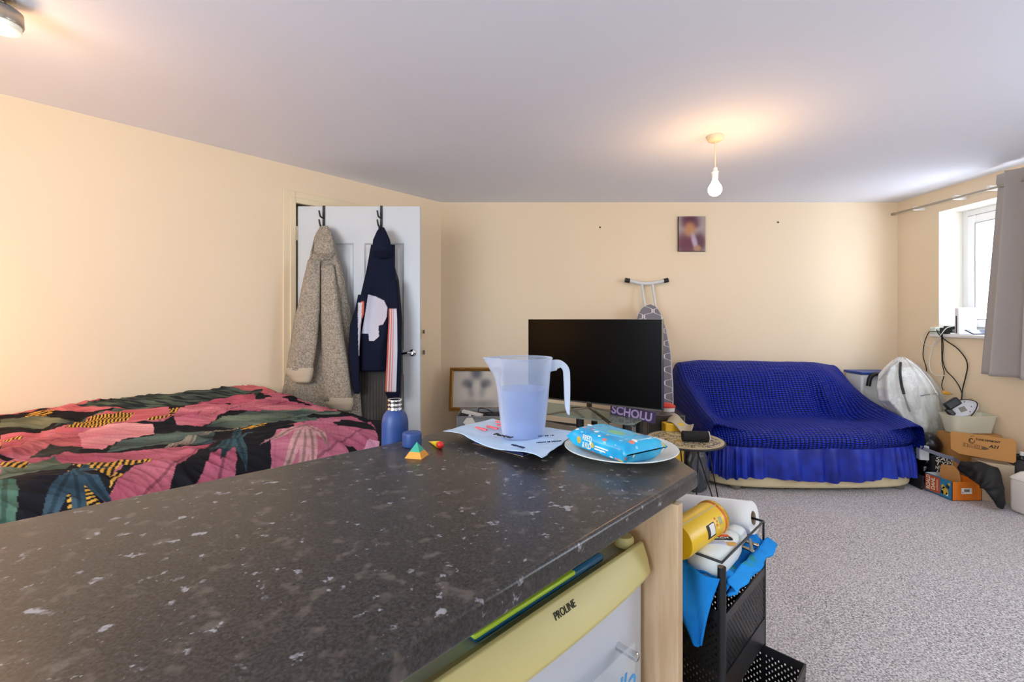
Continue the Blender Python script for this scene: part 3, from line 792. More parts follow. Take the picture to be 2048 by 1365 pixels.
mcuff = plain('smooth_cuff_fabric', '#bdb19b', .9, var=.06, scale=20, bump=.1)
DD = 3.262                                                    # front of the door
robe = thing('fleece_robe', 'fluffy beige grey fleece robe hanging on the door', 'robe', P(645, 800, DD - .08))
loft([(456, 640, 656, .03), (470, 630, 664, .05), (500, 622, 674, .08), (560, 610, 690, .11), (640, 588, 706, .12), (740, 572, 716, .12), (800, 562, 722, .12), (868, 556, 726, .12)], DD - .015, 'robe_body', mfl, robe, n=72, amp=.022, freq=7, fuzz=.004)
loft([(452, 642, 655, .03), (466, 632, 664, .06), (482, 628, 668, .085), (505, 628, 672, .08), (520, 634, 668, .03)], DD - .07, 'hood', mfl, robe, amp=.006, fuzz=.004, seed=2)
sl = loft([(520, 616, 640, .04), (560, 606, 640, .09), (620, 594, 640, .11), (690, 582, 634, .12), (740, 573, 626, .12)], DD - .11, 'sleeve', mfl, robe, amp=.006, fuzz=.004, seed=5)
loft([(736, 571, 628, .125), (748, 572, 627, .125), (764, 585, 622, .12), (767, 592, 618, .10)], DD - .108, 'cuff', mcuff, sl, per=6, amp=.002)
sl = loft([(530, 640, 668, .04), (580, 640, 676, .09), (650, 642, 686, .11), (730, 644, 698, .12), (802, 648, 705, .12)], DD - .10, 'sleeve', mfl, robe, amp=.006, fuzz=.004, seed=8)
loft([(796, 650, 707, .125), (808, 650, 707, .125), (820, 662, 703, .11), (823, 672, 696, .09)], DD - .098, 'cuff', mcuff, sl, per=6, amp=.002, seed=3)

mtw = Mat('grey_corduroy', '#55524f', .95)
rx = mtw.xyz()[0]
mtw.color(mtw.mix((rx * 300).sin().smooth(-1, 1) * mtw.noise(6, 3).smooth(.3, .7), '#44413f', '#5f5b57'))
trs = thing('grey_coat', 'dark grey ribbed coat hanging behind the navy hooded top', 'coat', P(755, 820, DD - .05))
loft([(520, 745, 785, .02), (560, 735, 798, .03), (640, 722, 805, .04), (745, 716, 806, .05), (800, 714, 803, .06), (870, 712, 806, .06)], DD - .01, 'coat_body', mtw, trs, n=48, amp=.012, freq=9, seed=1)

NAVY, WHT, COR = lin('#141a2e'), lin('#c9cad6'), lin('#cf6a58')
panel = [(736, 588), (752, 592), (768, 600), (775, 615), (774, 632), (766, 648), (757, 650), (758, 672), (748, 681), (738, 681), (737, 667), (723, 667), (728, 640), (733, 610)]
def inpoly(x, y, poly):
    r = False; j = len(poly) - 1
    for i in range(len(poly)):
        xi, yi = poly[i]; xj, yj = poly[j]
        if (yi > y) != (yj > y) and x < (xj - xi) * (y - yi) / (yj - yi) + xi: r = not r
        j = i
    return r
def hoodcol(x, y, front): return WHT if front and inpoly(x, y, panel) else NAVY
mh = Mat('sweatshirt_fabric', '#141a2e', .9, spec=.15); mh.color(mh.attr()).bump(mh.noise(120, 3), .15, .004)
hd = thing('hooded_top', 'navy hooded sweatshirt with white chest panel and striped sleeves hanging on the door', 'sweatshirt', P(760, 700, DD - .09))
loft([(490, 742, 790, .05), (540, 733, 790, .07), (600, 719, 796, .085), (660, 718, 790, .09), (720, 719, 774, .09), (740, 720, 772, .085), (743, 724, 768, .06)], DD - .075, 'sweatshirt_body', mh, hd, n=220, per=50, amp=.017, freq=6, colfn=hoodcol, seed=2)
loft([(455, 760, 768, .02), (462, 754, 772, .05), (480, 746, 780, .08), (500, 744, 784, .09), (515, 744, 784, .05), (520, 750, 778, .02)], DD - .10, 'hood', mh, hd, colfn=lambda x, y, f: NAVY, seed=4)
def sleeve_l(x, y, f):
    return WHT if f and 606 < y < 712 and interp([606, 660, 712], [716, 716, 717], y) < x < interp([606, 660, 712], [724, 722, 719], y) else (COR if f and 604 < y < 635 and 722 < x < 728 else NAVY)
loft([(590, 716, 734, .03), (620, 710, 730, .06), (650, 700, 722, .08), (700, 697, 719, .08), (750, 701, 719, .07), (780, 705, 721, .06), (788, 708, 719, .05)], DD - .135, 'sleeve', mh, hd, n=60, per=14, amp=.004, colfn=sleeve_l, seed=6)
def sleeve_r(x, y, f):
    xl = interp([560, 640, 700, 785], [776, 777, 774, 770], y); xr = interp([560, 640, 700, 785], [796, 801, 803, 801], y); t = (x - xl) / (xr - xl)
    if f and 618 < y < 783:
        if t < .12 or .2 < t < .3 or .36 < t < .42: return COR
        if t < .70: return WHT
    return NAVY
loft([(560, 776, 794, .03), (600, 777, 798, .06), (640, 777, 801, .08), (700, 774, 803, .08), (785, 770, 801, .07), (792, 773, 799, .06), (796, 775, 797, .05)], DD - .125, 'sleeve', mh, hd, n=70, per=14, amp=.003, colfn=sleeve_r, seed=9)
# over-door hooks
for i, (px_, lab) in enumerate(((648, 'slim black over-door hook holding the fleece robe'), (763, 'slim black over-door hook holding the navy hooded top'))):
    t = thing('over_door_hook', lab, 'hook', P(px_, 460, DD), 'over-door hooks')
    p0 = P(px_, 413.5, DD); z0_ = P(px_, 462, DD).z; x = p0.x
    MB().box(x - .009, x + .009, DD - .0045, DD - .001, z0_, dz1 + .003).box(x - .009, x + .009, DD - .0045, DD + .048, dz1 + .0008, dz1 + .0035).box(x - .009, x + .009, DD + .045, DD + .048, dz1 - .05, dz1 + .003).build('strap', m_black, t)
    for (py, l) in ((428, .05), (446, .035)):
        q = P(px_ - 3, py, DD - .005)
        MB().tube(spline([q + Vector((.008, 0, -.03)), q + Vector((-.002, -.03, -.025)), q + Vector((-.008, -.04, .015))], 5), .006).build('prong', m_black, t, smooth=True)
    q = P(px_, 462, DD - .005)
    MB().tube(spline([q + Vector((0, 0, .01)), q + Vector((0, -.04, -.02)), q + Vector((0, -.06, .02))], 5), .006).build('prong', m_black, t, smooth=True)
# ------------------------------------------------------------------ television corner
TX = Vector((.834, -.551, 0)).normalized(); TN = Vector((TX.y, -TX.x, 0))      # along the screen / its front normal (towards us)
if TN.y > 0: TN = -TN
tvL = P(1057, 638, 3.31)
TT = frame(Vector((tvL.x, tvL.y, .69)), TX, zd=ZU)                              # x along, y away (z x x)
tv = thing('television', 'large black flat screen television standing on the glass stand', 'television', TT @ Vector((.47, 0, 0)))
W_, H_ = .955, .562
MB(TT).box(0, W_, .004, .035, 0, H_).build('casing', m_black, tv, bevel=.004)
MB(TT).box(.1, W_ - .1, .035, .07, .03, .38).build('rear_housing', m_black, tv, bevel=.015)
MB(TT).box(.005, W_ - .005, .001, .0045, .011, H_ - .004).build('screen', m_darkglass, tv)
mb = MB(TT); mb.box(0, W_, -.001, .005, -.001, .006); mb.box(0, W_, .0, .036, H_, H_ + .002); mb.box(W_, W_ + .002, 0, .036, 0, H_); mb.box(-.002, 0, 0, .036, 0, H_)
mb.build('bezel', plain('dark_silver_edge', '#77736d', .3, .9), tv)
SZ = .61                                                                          # top of the glass stand
m_leg = plain('brushed_dark_silver', '#8b8377', .28, 1.)
MB().tube([TT @ Vector((.47, .015, .01)), TT @ Vector((.47, .015, -.035))], .018, 4).build('stand_neck', m_leg, tv)
for dx, dy_ in ((.23, -.20), (-.23, -.17), (.2, .15), (-.2, .15)):
    p, q = TT @ Vector((.47, .015, -.03)), TT @ Vector((.47 + dx, .015 + dy_, SZ - .69 + .006))
    d = (q - p).normalized(); sd = d.cross(ZU).normalized() * .011; up = Vector((0, 0, .005))
    MB().rings([[p + sd + up, p - sd + up, p - sd - up, p + sd - up], [q + sd + up, q - sd + up, q - sd - up, q + sd - up]]).build('leg', m_leg, tv, bevel=.002)
# glass stand
Cst = Vector((.74, 2.79, 0)); TG = frame(Cst - TX * 1.0, TX, zd=ZU)             # x 0..1.0, y 0..0.36 away
gs = thing('television_stand', 'black legged glass television stand under the flat screen', 'television stand', TG @ Vector((.5, .18, 0)))
mgl = Mat('greenish_glass', '#9fb0a8', .05, spec=.7); mgl.see_through(.55, '#cfdcd4')
mbg = Mat('smoked_glass', '#33352f', .06, spec=.6); mbg.see_through(.35, '#6a6c66')
def outline(w, d, r=.05):
    o = []
    for cx_, cy_, a0 in ((r, r, PI), (w - r, r, 1.5 * PI), (w - r, d - r, 0), (r, d - r, .5 * PI)):
        for k in range(6): o.append((cx_ + r * math.cos(a0 + k * PI / 10), cy_ + r * math.sin(a0 + k * PI / 10)))
    return o
MB(TG).prism(outline(1.0, .36), SZ - .012, SZ).build('glass_top', mgl, gs)
for z in (.36, .10): MB(TG).prism(outline(1.0, .36), z - .008, z).build('glass_shelf', mbg, gs)
for x, y in ((.06, .06), (.945, .05), (.06, .3), (.945, .3), (.62, .06), (.62, .3)):
    MB().tube([TG @ Vector((x, y, 0)), TG @ Vector((x, y, SZ - .012))], .026 if y < .1 else .022, 16).build('leg', m_black, gs, smooth=True)
MB().tube([TG @ Vector((.62, .06, SZ - .07)), TG @ Vector((.3, .06, SZ - .075)), TG @ Vector((.06, .06, SZ - .07))], .008).build('crossbar', m_black, gs, smooth=True)
# sign with lilac letters on the stand
sg = thing('lilac_letter_sign', 'dark purple box with lilac capital letters behind the television foot', 'sign', TG @ Vector((.85, .24, SZ)))
TSg = frame(P(1222, 816, 3.07), P(1296, 832, 2.93) - P(1222, 816, 3.07), zd=ZU)
TSg.translation.z = SZ + .001
MB(TSg).box(-.01, .29, .0, .03, 0, .075).build('sign_box', plain('dark_purple', '#3b2c58', .5), sg, bevel=.003)
lettering('SCHOLU', .075, frame(TSg @ Vector((.14, -.0035, .036)), TSg.to_3x3() @ Vector((1, 0, 0)), zd=TSg.to_3x3() @ Vector((0, -1, 0))), plain('lilac_print', '#b9a4d8', .5), sg, fit=.27, ext=.002, bold=.002)
# ironing board leaning on the wall
ib = thing('ironing_board', 'ironing board with a grey trellis patterned cover leaning on the wall behind the television', 'ironing board', (1.22, 3.95, 0))
bn = P(1299, 611, 4.08); bt_ = Vector((P(1302, 800, 3.72).x, 3.72, .02))
bn2 = Vector((bn.x, bn.y, bn.z)); ydir = (bn2 - bt_).normalized()
TIB = frame(bt_, (ydir.z, 0, -ydir.x), yd=ydir); Lb_ = (bn2 - bt_).length                    # x across, y up the board, z towards us?
zs_ = 1 if (TIB.to_3x3() @ Vector((0, 0, 1))).y < 0 else -1
mib = Mat('trellis_print_cotton', '#8b8890', .85, spec=.15)
ux, uy, uz = mib.xyz('UV')
pp, qq = .085, .115
wv = ((uy * (2 * PI / qq)).sin() + (uy * (6 * PI / qq)).sin() * .18) * (pp * .48)
d1 = (((ux - wv) / (2 * pp)).frac() - .5).abs(); d2 = (((ux + wv) / (2 * pp) + .5).frac() - .5).abs()
dmin = d1.min(d2)
mib.color(mib.mix(dmin.smooth(.022, .042), '#dcdade', '#7d7a83')).bump(mib.noise(300, 2), .1, .003)
def halfw(t):                                                                    # t from tail 0 to nose 1
    return interp([0, .03, .3, .5, .7, .85, .93, .97, .99, 1], [.15, .185, .19, .19, .178, .142, .105, .075, .045, .004], t)
def ibp(a, b, z): return TIB @ Vector(((a * 2 - 1) * halfw(b), b * Lb_, zs_ * z))
mb = MB().grid(lambda a, b: ibp(a, b, .028 * min(1, (1 - abs(2 * a - 1)) * 12) ** .5), 33, 90, uvfn=lambda a, b: ((a * 2 - 1) * halfw(b) + .02, b * Lb_))
mb.grid(lambda a, b: ibp(1 - a, b, 0.0), 33, 90, uvfn=lambda a, b: ((a * 2 - 1) * halfw(b), b * Lb_))
mb.build('board_cover', mib, ib, smooth='all')
edge = [ibp(0, k / 60, .006) for k in range(61)] + [ibp(1, k / 60, .006) for k in range(60, -1, -1)]
MB().tube(edge, .006, 6).build('cover_hem', plain('pale_hem', '#c9c6c6', .8), ib, smooth=True)
m_tube = plain('pale_grey_tube', '#d6d8d6', .35, .1)
Lg = [P(1283, 566, 4.19), P(1304, 566, 4.19)]
for p in Lg: MB().tube([p, Vector((p.x + .022 * (1 if p is Lg[0] else 1), 4.12, p.z - .3)), Vector((p.x + .03, 3.86, .35))], .0115, 12).build('leg', m_tube, ib, smooth=True)
bar = spline([P(1258, 561.5, 4.19), P(1275, 566, 4.19), P(1294, 567.5, 4.19), P(1313, 565.5, 4.19), P(1328, 562, 4.19)], 6)
br = MB().tube(bar, .018, 14).build('foot_bar', m_tube, ib, smooth=True)
for p, q in ((P(1250, 560.5, 4.19), P(1259, 562, 4.19)), (P(1327, 562.5, 4.19), P(1336, 560.5, 4.19))): MB().tube([p, q], .0215, 14).build('end_cap', m_black, br, smooth=True)
# framed picture on a storage tub
tubz = HC - 186 / F * 4.0
def blend_attr(nx, ny, fn):
    return [fn(i / (nx - 1), j / (ny - 1)) for j in range(ny) for i in range(nx)]
def pic_mesh(T, w, h, nx, ny, fn, name, parent, rough=.4):
    mb = MB(T).grid(lambda a, b: Vector((a * w, 0, b * h)), nx, ny)
    m = Mat(name + '_print', '#808080', rough); m.color(m.attr())
    return mb.build(name, m, parent, smooth='all', cols=blend_attr(nx, ny, fn))
fo_ = P(898, 823, 4.02); TPi = frame(Vector((fo_.x, fo_.y, fo_.z)), (1, .0, 0), yd=Vector((0, 1, -.22)))
fp = thing('framed_picture', 'gold framed blurred grey picture leaning on the wall near the corner', 'picture', fo_)
fw, fh, fr_ = .47, .385, .032
m_gold = plain('gold_leaf_frame', '#b98a45', .35, .7, var=.15, scale=40)
def molding(T, w, h, wd, name, mat, parent):
    prof = [(0, 0), (0, -.018), (wd * .35, -.024), (wd * .6, -.014), (wd * .75, -.018), (wd, -.01), (wd, 0)]
    loops = [[T @ Vector((sx + (ox if sx == 0 else -ox), y, sz + (ox if sz == 0 else -ox))) for (sx, sz) in ((0, 0), (w, 0), (w, h), (0, h))] for ox, y in prof]
    mb = MB(); n = len(loops)
    for j in range(n):
        k = (j + 1) % n; mb.add(loops[j] + loops[k], [(i, (i + 1) % 4, 4 + (i + 1) % 4, 4 + i) for i in range(4)])
    return mb.build(name, mat, parent)
molding(TPi, fw, fh, fr_, 'picture_molding', m_gold, fp)
mb = MB()
for ins, y in ((.0, -.002), (.016, -.0235), (.031, -.012)):
    q = [TPi @ Vector(v) for v in ((ins, y, ins), (fw - ins, y, ins), (fw - ins, y, fh - ins), (ins, y, fh - ins))]; mb.tube(q, .0022, 6, loop=True)
mb.build('molding_line', plain('dark_gilt_line', '#3d2712', .4), fp)
def mount(a, b):
    x, y = a * 1.22, b; g = lambda cx, cy, rx, ry: math.exp(-(((x - cx) / rx) ** 2 + ((y - cy) / ry) ** 2) ** 1.5)
    d = min(1, g(.62, .93, .17, .2) + .9 * g(.38, .66, .16, .14) + .9 * g(.87, .66, .16, .14) + .6 * g(.5, .45, .12, .2) + .5 * g(.76, .45, .12, .2) + .5 * g(.5, .1, .35, .13) + .5 * g(.95, .1, .25, .13)) * (1 - .8 * g(.62, .52, .1, .2))
    c = np.array(lin('#c9c0b4')[:3]) * (1 - d) + np.array(lin('#55555a')[:3]) * d
    return tuple(c) + (1,)
pic_mesh(TPi @ Matrix.Translation((.03, -.004, .03)), fw - .06, fh - .06, 50, 42, mount, 'mounted_picture', fp)
crate = thing('storage_tub', 'clear plastic storage tub of papers below the gold framed picture', 'storage tub', P(955, 850, 3.85) * 1)
cx0, cx1 = P(914, 850, 3.75).x, P(1062, 850, 3.75).x
ztop = HC - 193 / F * 3.75
mcl = Mat('clear_tub_plastic', '#b9c0c6', .15); mcl.see_through(.6)
mb = MB(); cy0, cy1 = 3.72, 4.0; t = .003
mb.box(cx0, cx1, cy0, cy0 + t, 0, ztop); mb.box(cx0, cx1, cy1 - t, cy1, 0, ztop + .02); mb.box(cx0, cx0 + t, cy0, cy1, 0, ztop); mb.box(cx1 - t, cx1, cy0, cy1, 0, ztop); mb.box(cx0, cx1, cy0, cy1, 0, .004)
mb.build('tub_wall', mcl, crate)
mb = MB(); mb.tube([(cx0, cy0, ztop), (cx1, cy0, ztop), (cx1, cy1, ztop), (cx0, cy1, ztop)], .006, 8, loop=True); mb.build('tub_rim', plain('grey_tub_rim', '#8f9297', .3), crate, smooth=True)
MB().box(cx0 + .01, cx1 - .01, cy0 + .012, cy1 - .012, .006, ztop - .012).build('folded_papers', plain('dark_navy_papers', '#262a3a', .7, var=.4, scale=14), crate)
def slab(name, p, q, w, t, mat, label, cat, up=ZU):
    """thin board from p to q"""
    T = frame(p, Vector(q) - Vector(p), zd=up)
    return tag(MB(T).box(0, (Vector(q) - Vector(p)).length, -w / 2, w / 2, 0, t).build(name, mat, bevel=.0015), label, cat)
slab('white_charger_strip', P(925, 825, 3.83), P(964, 834, 3.78), .05, .02, m_wplastic, 'white flat plastic charger lying across the clear storage tub', 'charger')
q0 = P(930, 848, 3.70)
tag(MB(frame(P(926, 846, 3.712), (1, 0, 0), zd=(0, -1, .25))).prism([(0, 0), (.055, .072), (.12, -.03), (.06, -.05)], 0, .002).build('paper_leaflet', m_paper), 'crumpled white paper leaflet against the front of the clear storage tub', 'leaflet')
cpts = spline([P(958, 830, 3.9), P(957, 819, 3.88), P(963, 817, 3.87), P(978, 821, 3.86), P(988, 829, 3.85), P(984, 833, 3.83), P(974, 830, 3.83), P(970, 828, 3.84), P(978, 826, 3.85), P(987, 832, 3.84), P(975, 834, 3.83), P(965, 832, 3.83)], 6)
tag(MB().tube(cpts, .004, 6).build('black_cable', m_black, smooth=True), 'coiled black cable lying on the clear storage tub', 'cable')
# picture on the back wall
cv = P(1357, 503, 4.236); TC = frame(cv, (1, 0, 0), zd=ZU)
can = thing('canvas_picture', 'small blurred maroon portrait canvas hanging on the back wall', 'canvas', cv)
cw, ch = (1411 - 1357) / F * 4.236, 70 / F * 4.236
MB(TC).box(0, cw, .001, .022, 0, ch).build('canvas_edge', plain('dark_canvas_edge', '#2c2018', .7), can)
def portrait(a, b):
    g = lambda cx, cy, rx, ry: math.exp(-(((a - cx) / rx) ** 2 + ((b - cy) / ry) ** 2) ** 2)
    c = np.array(lin('#a99a98')[:3])
    for col, k in (('#5c2c42', g(.42, .9, .38, .2)), ('#6a3040', g(.3, .2, .5, .38)), ('#5d3140', g(.78, .25, .25, .3)), ('#6d3448', g(.45, .75, .33, .12)), ('#b98455', g(.42, .62, .22, .2)), ('#b5a0b4', g(.55 + (.4 - b) * .3, .28, .1, .25)), ('#b08060', g(.7, .07, .14, .1))):
        c = c * (1 - k) + np.array(lin(col)[:3]) * k
    return tuple(c) + (1,)
pic_mesh(TC @ Matrix.Translation((.002, 0, .003)), cw - .002, ch - .003, 40, 52, portrait, 'portrait_print', can)
# pendant
pc = P(1430, 274, 2.72); pc = Vector((pc.x, pc.y, CEIL))
pn = thing('pendant_lamp', 'bare lit bulb hanging on a short cord from the ceiling rose', 'pendant lamp', pc)
MB().lathe([(.0001, 0), (.047, 0), (.048, -.006), (.04, -.028), (.026, -.036), (.006, -.038), (.0001, -.038)], pc, n=32).build('ceiling_rose', m_cream, pn, smooth=True)
zh = HC + (640 - 336) / F * 2.72
MB().tube([pc - Vector((0, 0, .03)), Vector((pc.x, pc.y, zh))], .0035, 8).build('cord', m_cream, pn, smooth=True)
MB().lathe([(.004, .004), (.012, 0), (.014, -.02), (.02, -.024), (.02, -.03), (.0175, -.032), (.0175, -.05), (.0165, -.054), (.0165, -.062), (.0001, -.062)], (pc.x, pc.y, zh), n=24).build('lamp_holder', m_white, pn, smooth=True)
mbulb = Mat('lit_bulb', '#ffffff', .4); mbulb.emit('#ffe9c4', 22)
zb = zh - .06
MB().lathe([(.013, 0), (.014, -.012), (.022, -.03), (.035, -.05), (.0395, -.066), (.0385, -.08), (.03, -.097), (.015, -.106), (.0001, -.108)], (pc.x, pc.y, zb), n=32).build('bulb', mbulb, pn, smooth=True)
# spotlight at the ceiling corner
sp_c = Vector(((2 - CX) / F * 1.55, 1.55, CEIL))
spl = thing('ceiling_spotlight', 'brushed metal ceiling spotlight with a frosted rim in the upper left corner', 'spotlight', sp_c)
MB().lathe([(.0001, 0), (.035, 0), (.035, -.012), (.012, -.016), (.012, -.03), (.04, -.034), (.054, -.045), (.056, -.085), (.054, -.09), (.0001, -.09)], sp_c, n=36).build('spot_body', m_greymetal, spl, smooth=True)
mfs = Mat('frosted_diffuser', '#e9eee6', .5); mfs.emit('#fff2d8', .25)
MB().lathe([(.0001, -.089), (.05, -.09), (.05, -.106), (.044, -.112), (.0001, -.112)], sp_c, n=36).build('diffuser', mfs, spl, smooth=True)
# ------------------------------------------------------------------ sofa
so = thing('sofa', 'two-seat sofa under a royal blue stretch cover with a gathered skirt', 'sofa', (2.2, 3.75, 0))
SXL, SXR = 1.50, 3.005; SM = (SXL + SXR) / 2; SH = (SXR - SXL) / 2
YB = 4.17                                                    # back plane
mcv = Mat('royal_blue_seersucker', '#0e2bb8', .45, spec=.35)
ux, uy, _ = mcv.xyz('UV')
wob = (mcv.noise(7, 2, kind='UV') - .5) * .03
pu = ((ux + wob) * (PI / .03)).sin().abs(); pv = ((uy + wob) * (PI / .0165)).sin().abs()
puff = pu.pow(.6) * pv.pow(.6)
mcv.color(mcv.mix(puff.smooth(.1, .9), '#020838', '#1136d2')).bump(puff, 1., .02)  # shading put into the colour: dark crevices, bright puff tops
# section at x: polyline from the lower back over the top, down the backrest, seat and front to the cover's hem
def section(x):
    """x in -1..1 across the sofa"""
    s_ = abs(x); arm = max(0., (s_ - .70) / .30); arm = arm * arm * (3 - 2 * arm)
    frontY = 3.265 + .14 * s_ ** 4 + .02 * s_ ** 2
    back_top = .875 - .012 * x - .02 * arm
    seat = .435 + .012 * math.cos(x * 3)
    if x < 0: ridge = [(4.06, .86), (3.95, .74), (3.78, .655), (3.58, .57), (3.42, .515), (3.35, .475)]
    else: ridge = [(4.06, .80), (3.95, .68), (3.78, .585), (3.58, .525), (3.42, .49), (3.33, .465)]
    mid = [(4.06, .86), (3.95, .76), (3.84, .50), (3.74, seat), (3.52, seat + .02), (3.36, seat + .008)]
    pts = [(YB, .12), (YB, .45), (YB, .78), (YB - .015, back_top - .01), (YB - .05, back_top)]
    for (ya, za), (yb, zb_) in zip(mid, ridge): pts.append((ya * (1 - arm) + yb * arm, za * (1 - arm) + zb_ * arm))
    dz = arm * .0
    pts += [(frontY + .05, .43 + .03 * arm), (frontY + .015, .405 + .01 * arm), (frontY - .004, .37), (frontY - .004, .34), (frontY + .014, .312), (frontY + .024, .30)]
    return pts
xs_ = list(np.linspace(-1, 1, 61))
secs = []
for x in xs_:
    xw = SM + SH * x
    sec = [(xw - max(0, x) * .085 * max(0, (z - .47)) / .4 + .02 * min(0, x) * max(0, z - .6), y, z) for y, z in section(x)]
    secs.append(sec)
def dense(sec, n=90):
    sp_ = spline(sec, 6); L_ = [0.]
    for a_, b_ in zip(sp_, sp_[1:]): L_.append(L_[-1] + (b_ - a_).length)
    t = np.linspace(0, L_[-1], n)
    return [Vector([float(np.interp(q, L_, [p[k] for p in sp_])) for k in range(3)]) for q in t]
rows = [dense(s_) for s_ in secs]
# side walls: outwards bulge below the arm ridge
def side(row, sgn):
    out = []
    for f, o in ((.08, .026), (.25, .046), (.5, .058), (.75, .055), (.92, .04), (1., .02)):
        r = []
        for p in row:
            zf = min(p.z, .30)
            q = p.copy(); q.z = p.z + (zf - p.z) * f; q.x += sgn * o
            # pull the front corner round
            k = max(0, (3.46 - p.y) / .16); q.x -= sgn * (o + .0) * .75 * min(1, k)
            r.append(q)
        out.append(r)
    return out
Ls, Rs = side(rows[0], -1), side(rows[-1], 1)
allr = Ls[::-1] + rows + Rs
npt = len(allr[0]); nst = len(allr)
# cloth creases
for i, r in enumerate(allr):
    for j, p in enumerate(r):
        if 12 < j:
            # vertical crease in the backrest, right of the middle, and pulled ripples
            if p.z > .42 and p.y > 3.7:
                xc = 2.70 - (p.z - .45) * .16
                p.y -= .035 * math.exp(-((p.x - xc) / .035) ** 2) * min(1, (.80 - p.z) * 4 if p.z < .80 else 0)
                p.y += .03 * math.exp(-((p.x - xc + .08) / .05) ** 2) * max(0, min(1, (.75 - p.z) * 4))
            p.z += .006 * N3(p.x * 4, p.y * 6, 1) + .003 * N3(p.x * 11, p.y * 14, 2)
            p.y += .006 * N3(p.x * 5, p.z * 8, 5)
mb = MB(); o_ = 0
for r in allr: mb.v += [tuple(p) for p in r]
mb.f = [(i * npt + j, (i + 1) * npt + j, (i + 1) * npt + j + 1, i * npt + j + 1) for i in range(nst - 1) for j in range(npt - 1)]
arcx = [0.]
for i in range(1, nst): arcx.append(arcx[-1] + (allr[i][60] - allr[i - 1][60]).length)
for i in range(nst):
    L_ = 0.
    for j in range(npt):
        if j: L_ += (allr[i][j] - allr[i][j - 1]).length
        mb.uv[i * npt + j] = (arcx[i], L_)
cover = mb.build('slipcover', mcv, so, smooth='all', sub=1)
# skirt: ruffles round front and sides
base = [(SXL - .05, 4.12), (SXL - .055, 3.9), (SXL - .055, 3.65)]
def foot(s_):
    """outline of the hem: s from 0 (left rear) to 1 (right rear)"""
    pts = [Vector((SXL - .05, 4.15, 0)), Vector((SXL - .055, 3.8, 0)), Vector((SXL - .045, 3.56, 0)), Vector((SXL - .005, 3.43, 0)), Vector((SXL + .10, 3.345, 0)), Vector((SXL + .3, 3.295, 0)), Vector((SM, 3.275, 0)), Vector((SXR - .3, 3.295, 0)), Vector((SXR - .10, 3.345, 0)), Vector((SXR + .005, 3.43, 0)), Vector((SXR + .045, 3.56, 0)), Vector((SXR + .055, 3.8, 0)), Vector((SXR + .05, 4.15, 0))]
    return pts
sk = spline(foot(0), 40); n_ = len(sk); nor = []
for i, p in enumerate(sk):
    t = (sk[min(n_ - 1, i + 1)] - sk[max(0, i - 1)]).normalized(); nor.append(Vector((t.y, -t.x, 0)))
msk = Mat('royal_blue_skirt_satin', '#1434b0', .42, spec=.4); msk.color(msk.mix(msk.noise(9, 3).smooth(.3, .7), '#0c2184', '#1735b0')).bump(msk.noise(40, 4, .6, stretch=(1, 1, .3)), .25, .01)
rows_ = []
ctr = Vector((SM, 3.75, 0))
for j in range(15):
    v = j / 14; r = []
    for i, p in enumerate(sk):
        s_ = i * .62; nn = nor[i] if nor[i].dot(p - ctr) > 0 else -nor[i]
        ru = (math.sin(s_ * .62 + 2 * math.sin(s_ * .17)) + .5 * math.sin(s_ * 1.37 + 1)) * .015 * v ** .6
        hem = .095 + .012 * math.sin(s_ * .11 + .5) + .045 * min(1, max(0, (p.y - 3.33) / .4))
        q = p + nn * (-.0 + .02 * math.sin(v * PI / 2) + ru)
        q.z = .322 + (hem - .322) * v + .004 * math.sin(s_ * .7) * v; r.append(q)
    rows_.append(r)
mb = MB().rings(rows_, closed=False, cap=False); mb.build('skirt', msk, cover, smooth='all')
# cream base and feet
bp_ = [ (p - (nor[i] if nor[i].dot(p - ctr) > 0 else -nor[i]) * .012) for i, p in enumerate(sk) if i % 6 == 0]
m_lea = plain('cream_leatherette', '#d8c9a2', .5, var=.05, bump=.1, bscale=250)
MB().prism([p[:2] for p in bp_], .025, .288).build('base', m_lea, so, bevel=.02, seg=4)
for x, y in ((SXL + .16, 3.38), (SXR - .14, 3.38), (SXL + .1, 4.05), (SXR - .1, 4.05)):
    MB().lathe([(.0001, 0), (.035, 0), (.04, .006), (.04, .03), (.0001, .03)], (x, y, 0), n=20).build('foot', m_greymetal, so, smooth=True)

# ------------------------------------------------------------------ round table, speaker and the things beside it
TCn = Vector((1.14, 3.0, .462)); RT = .242
rt = thing('round_side_table', 'round side table with a cut-out filigree top and hairpin wire legs', 'side table', (TCn.x, TCn.y, 0))
mfil = Mat('cream_cutwork_metal', '#c5bb9b', .45, .2)
vx = mfil.voro(26, stretch=(1, 1, 1)); vn = mfil.noise(34, 1); gx, gy, gz = mfil.xyz(); rr_ = ((gx * gx + gy * gy)).pow(.5)
cut = (((vn - .5).abs().lt(.055)) + vn.gt(.66)).min(1) * (rr_.lt(.215)) * rr_.gt(.02)
mfil.holes(cut)
MB().lathe([(.0001, 0), (RT - .004, 0), (RT - .004, .004), (.0001, .004)], TCn - Vector((0, 0, .004)), n=64).build('table_top', mfil, rt, smooth=True)
mb = MB(); mb.tube([TCn + Vector((RT * math.cos(2 * PI * k / 64), RT * math.sin(2 * PI * k / 64), -.006)) for k in range(64)], .007, 8, loop=True)
mb.build('rim', m_blackmetal, rt, smooth=True)
mb = MB(); mb.tube([TCn + Vector((RT * .5 * math.cos(2 * PI * k / 24), RT * .5 * math.sin(2 * PI * k / 24), -.012)) for k in range(24)], .006, 6, loop=True); mb.build('under_ring', m_blackmetal, rt, smooth=True)
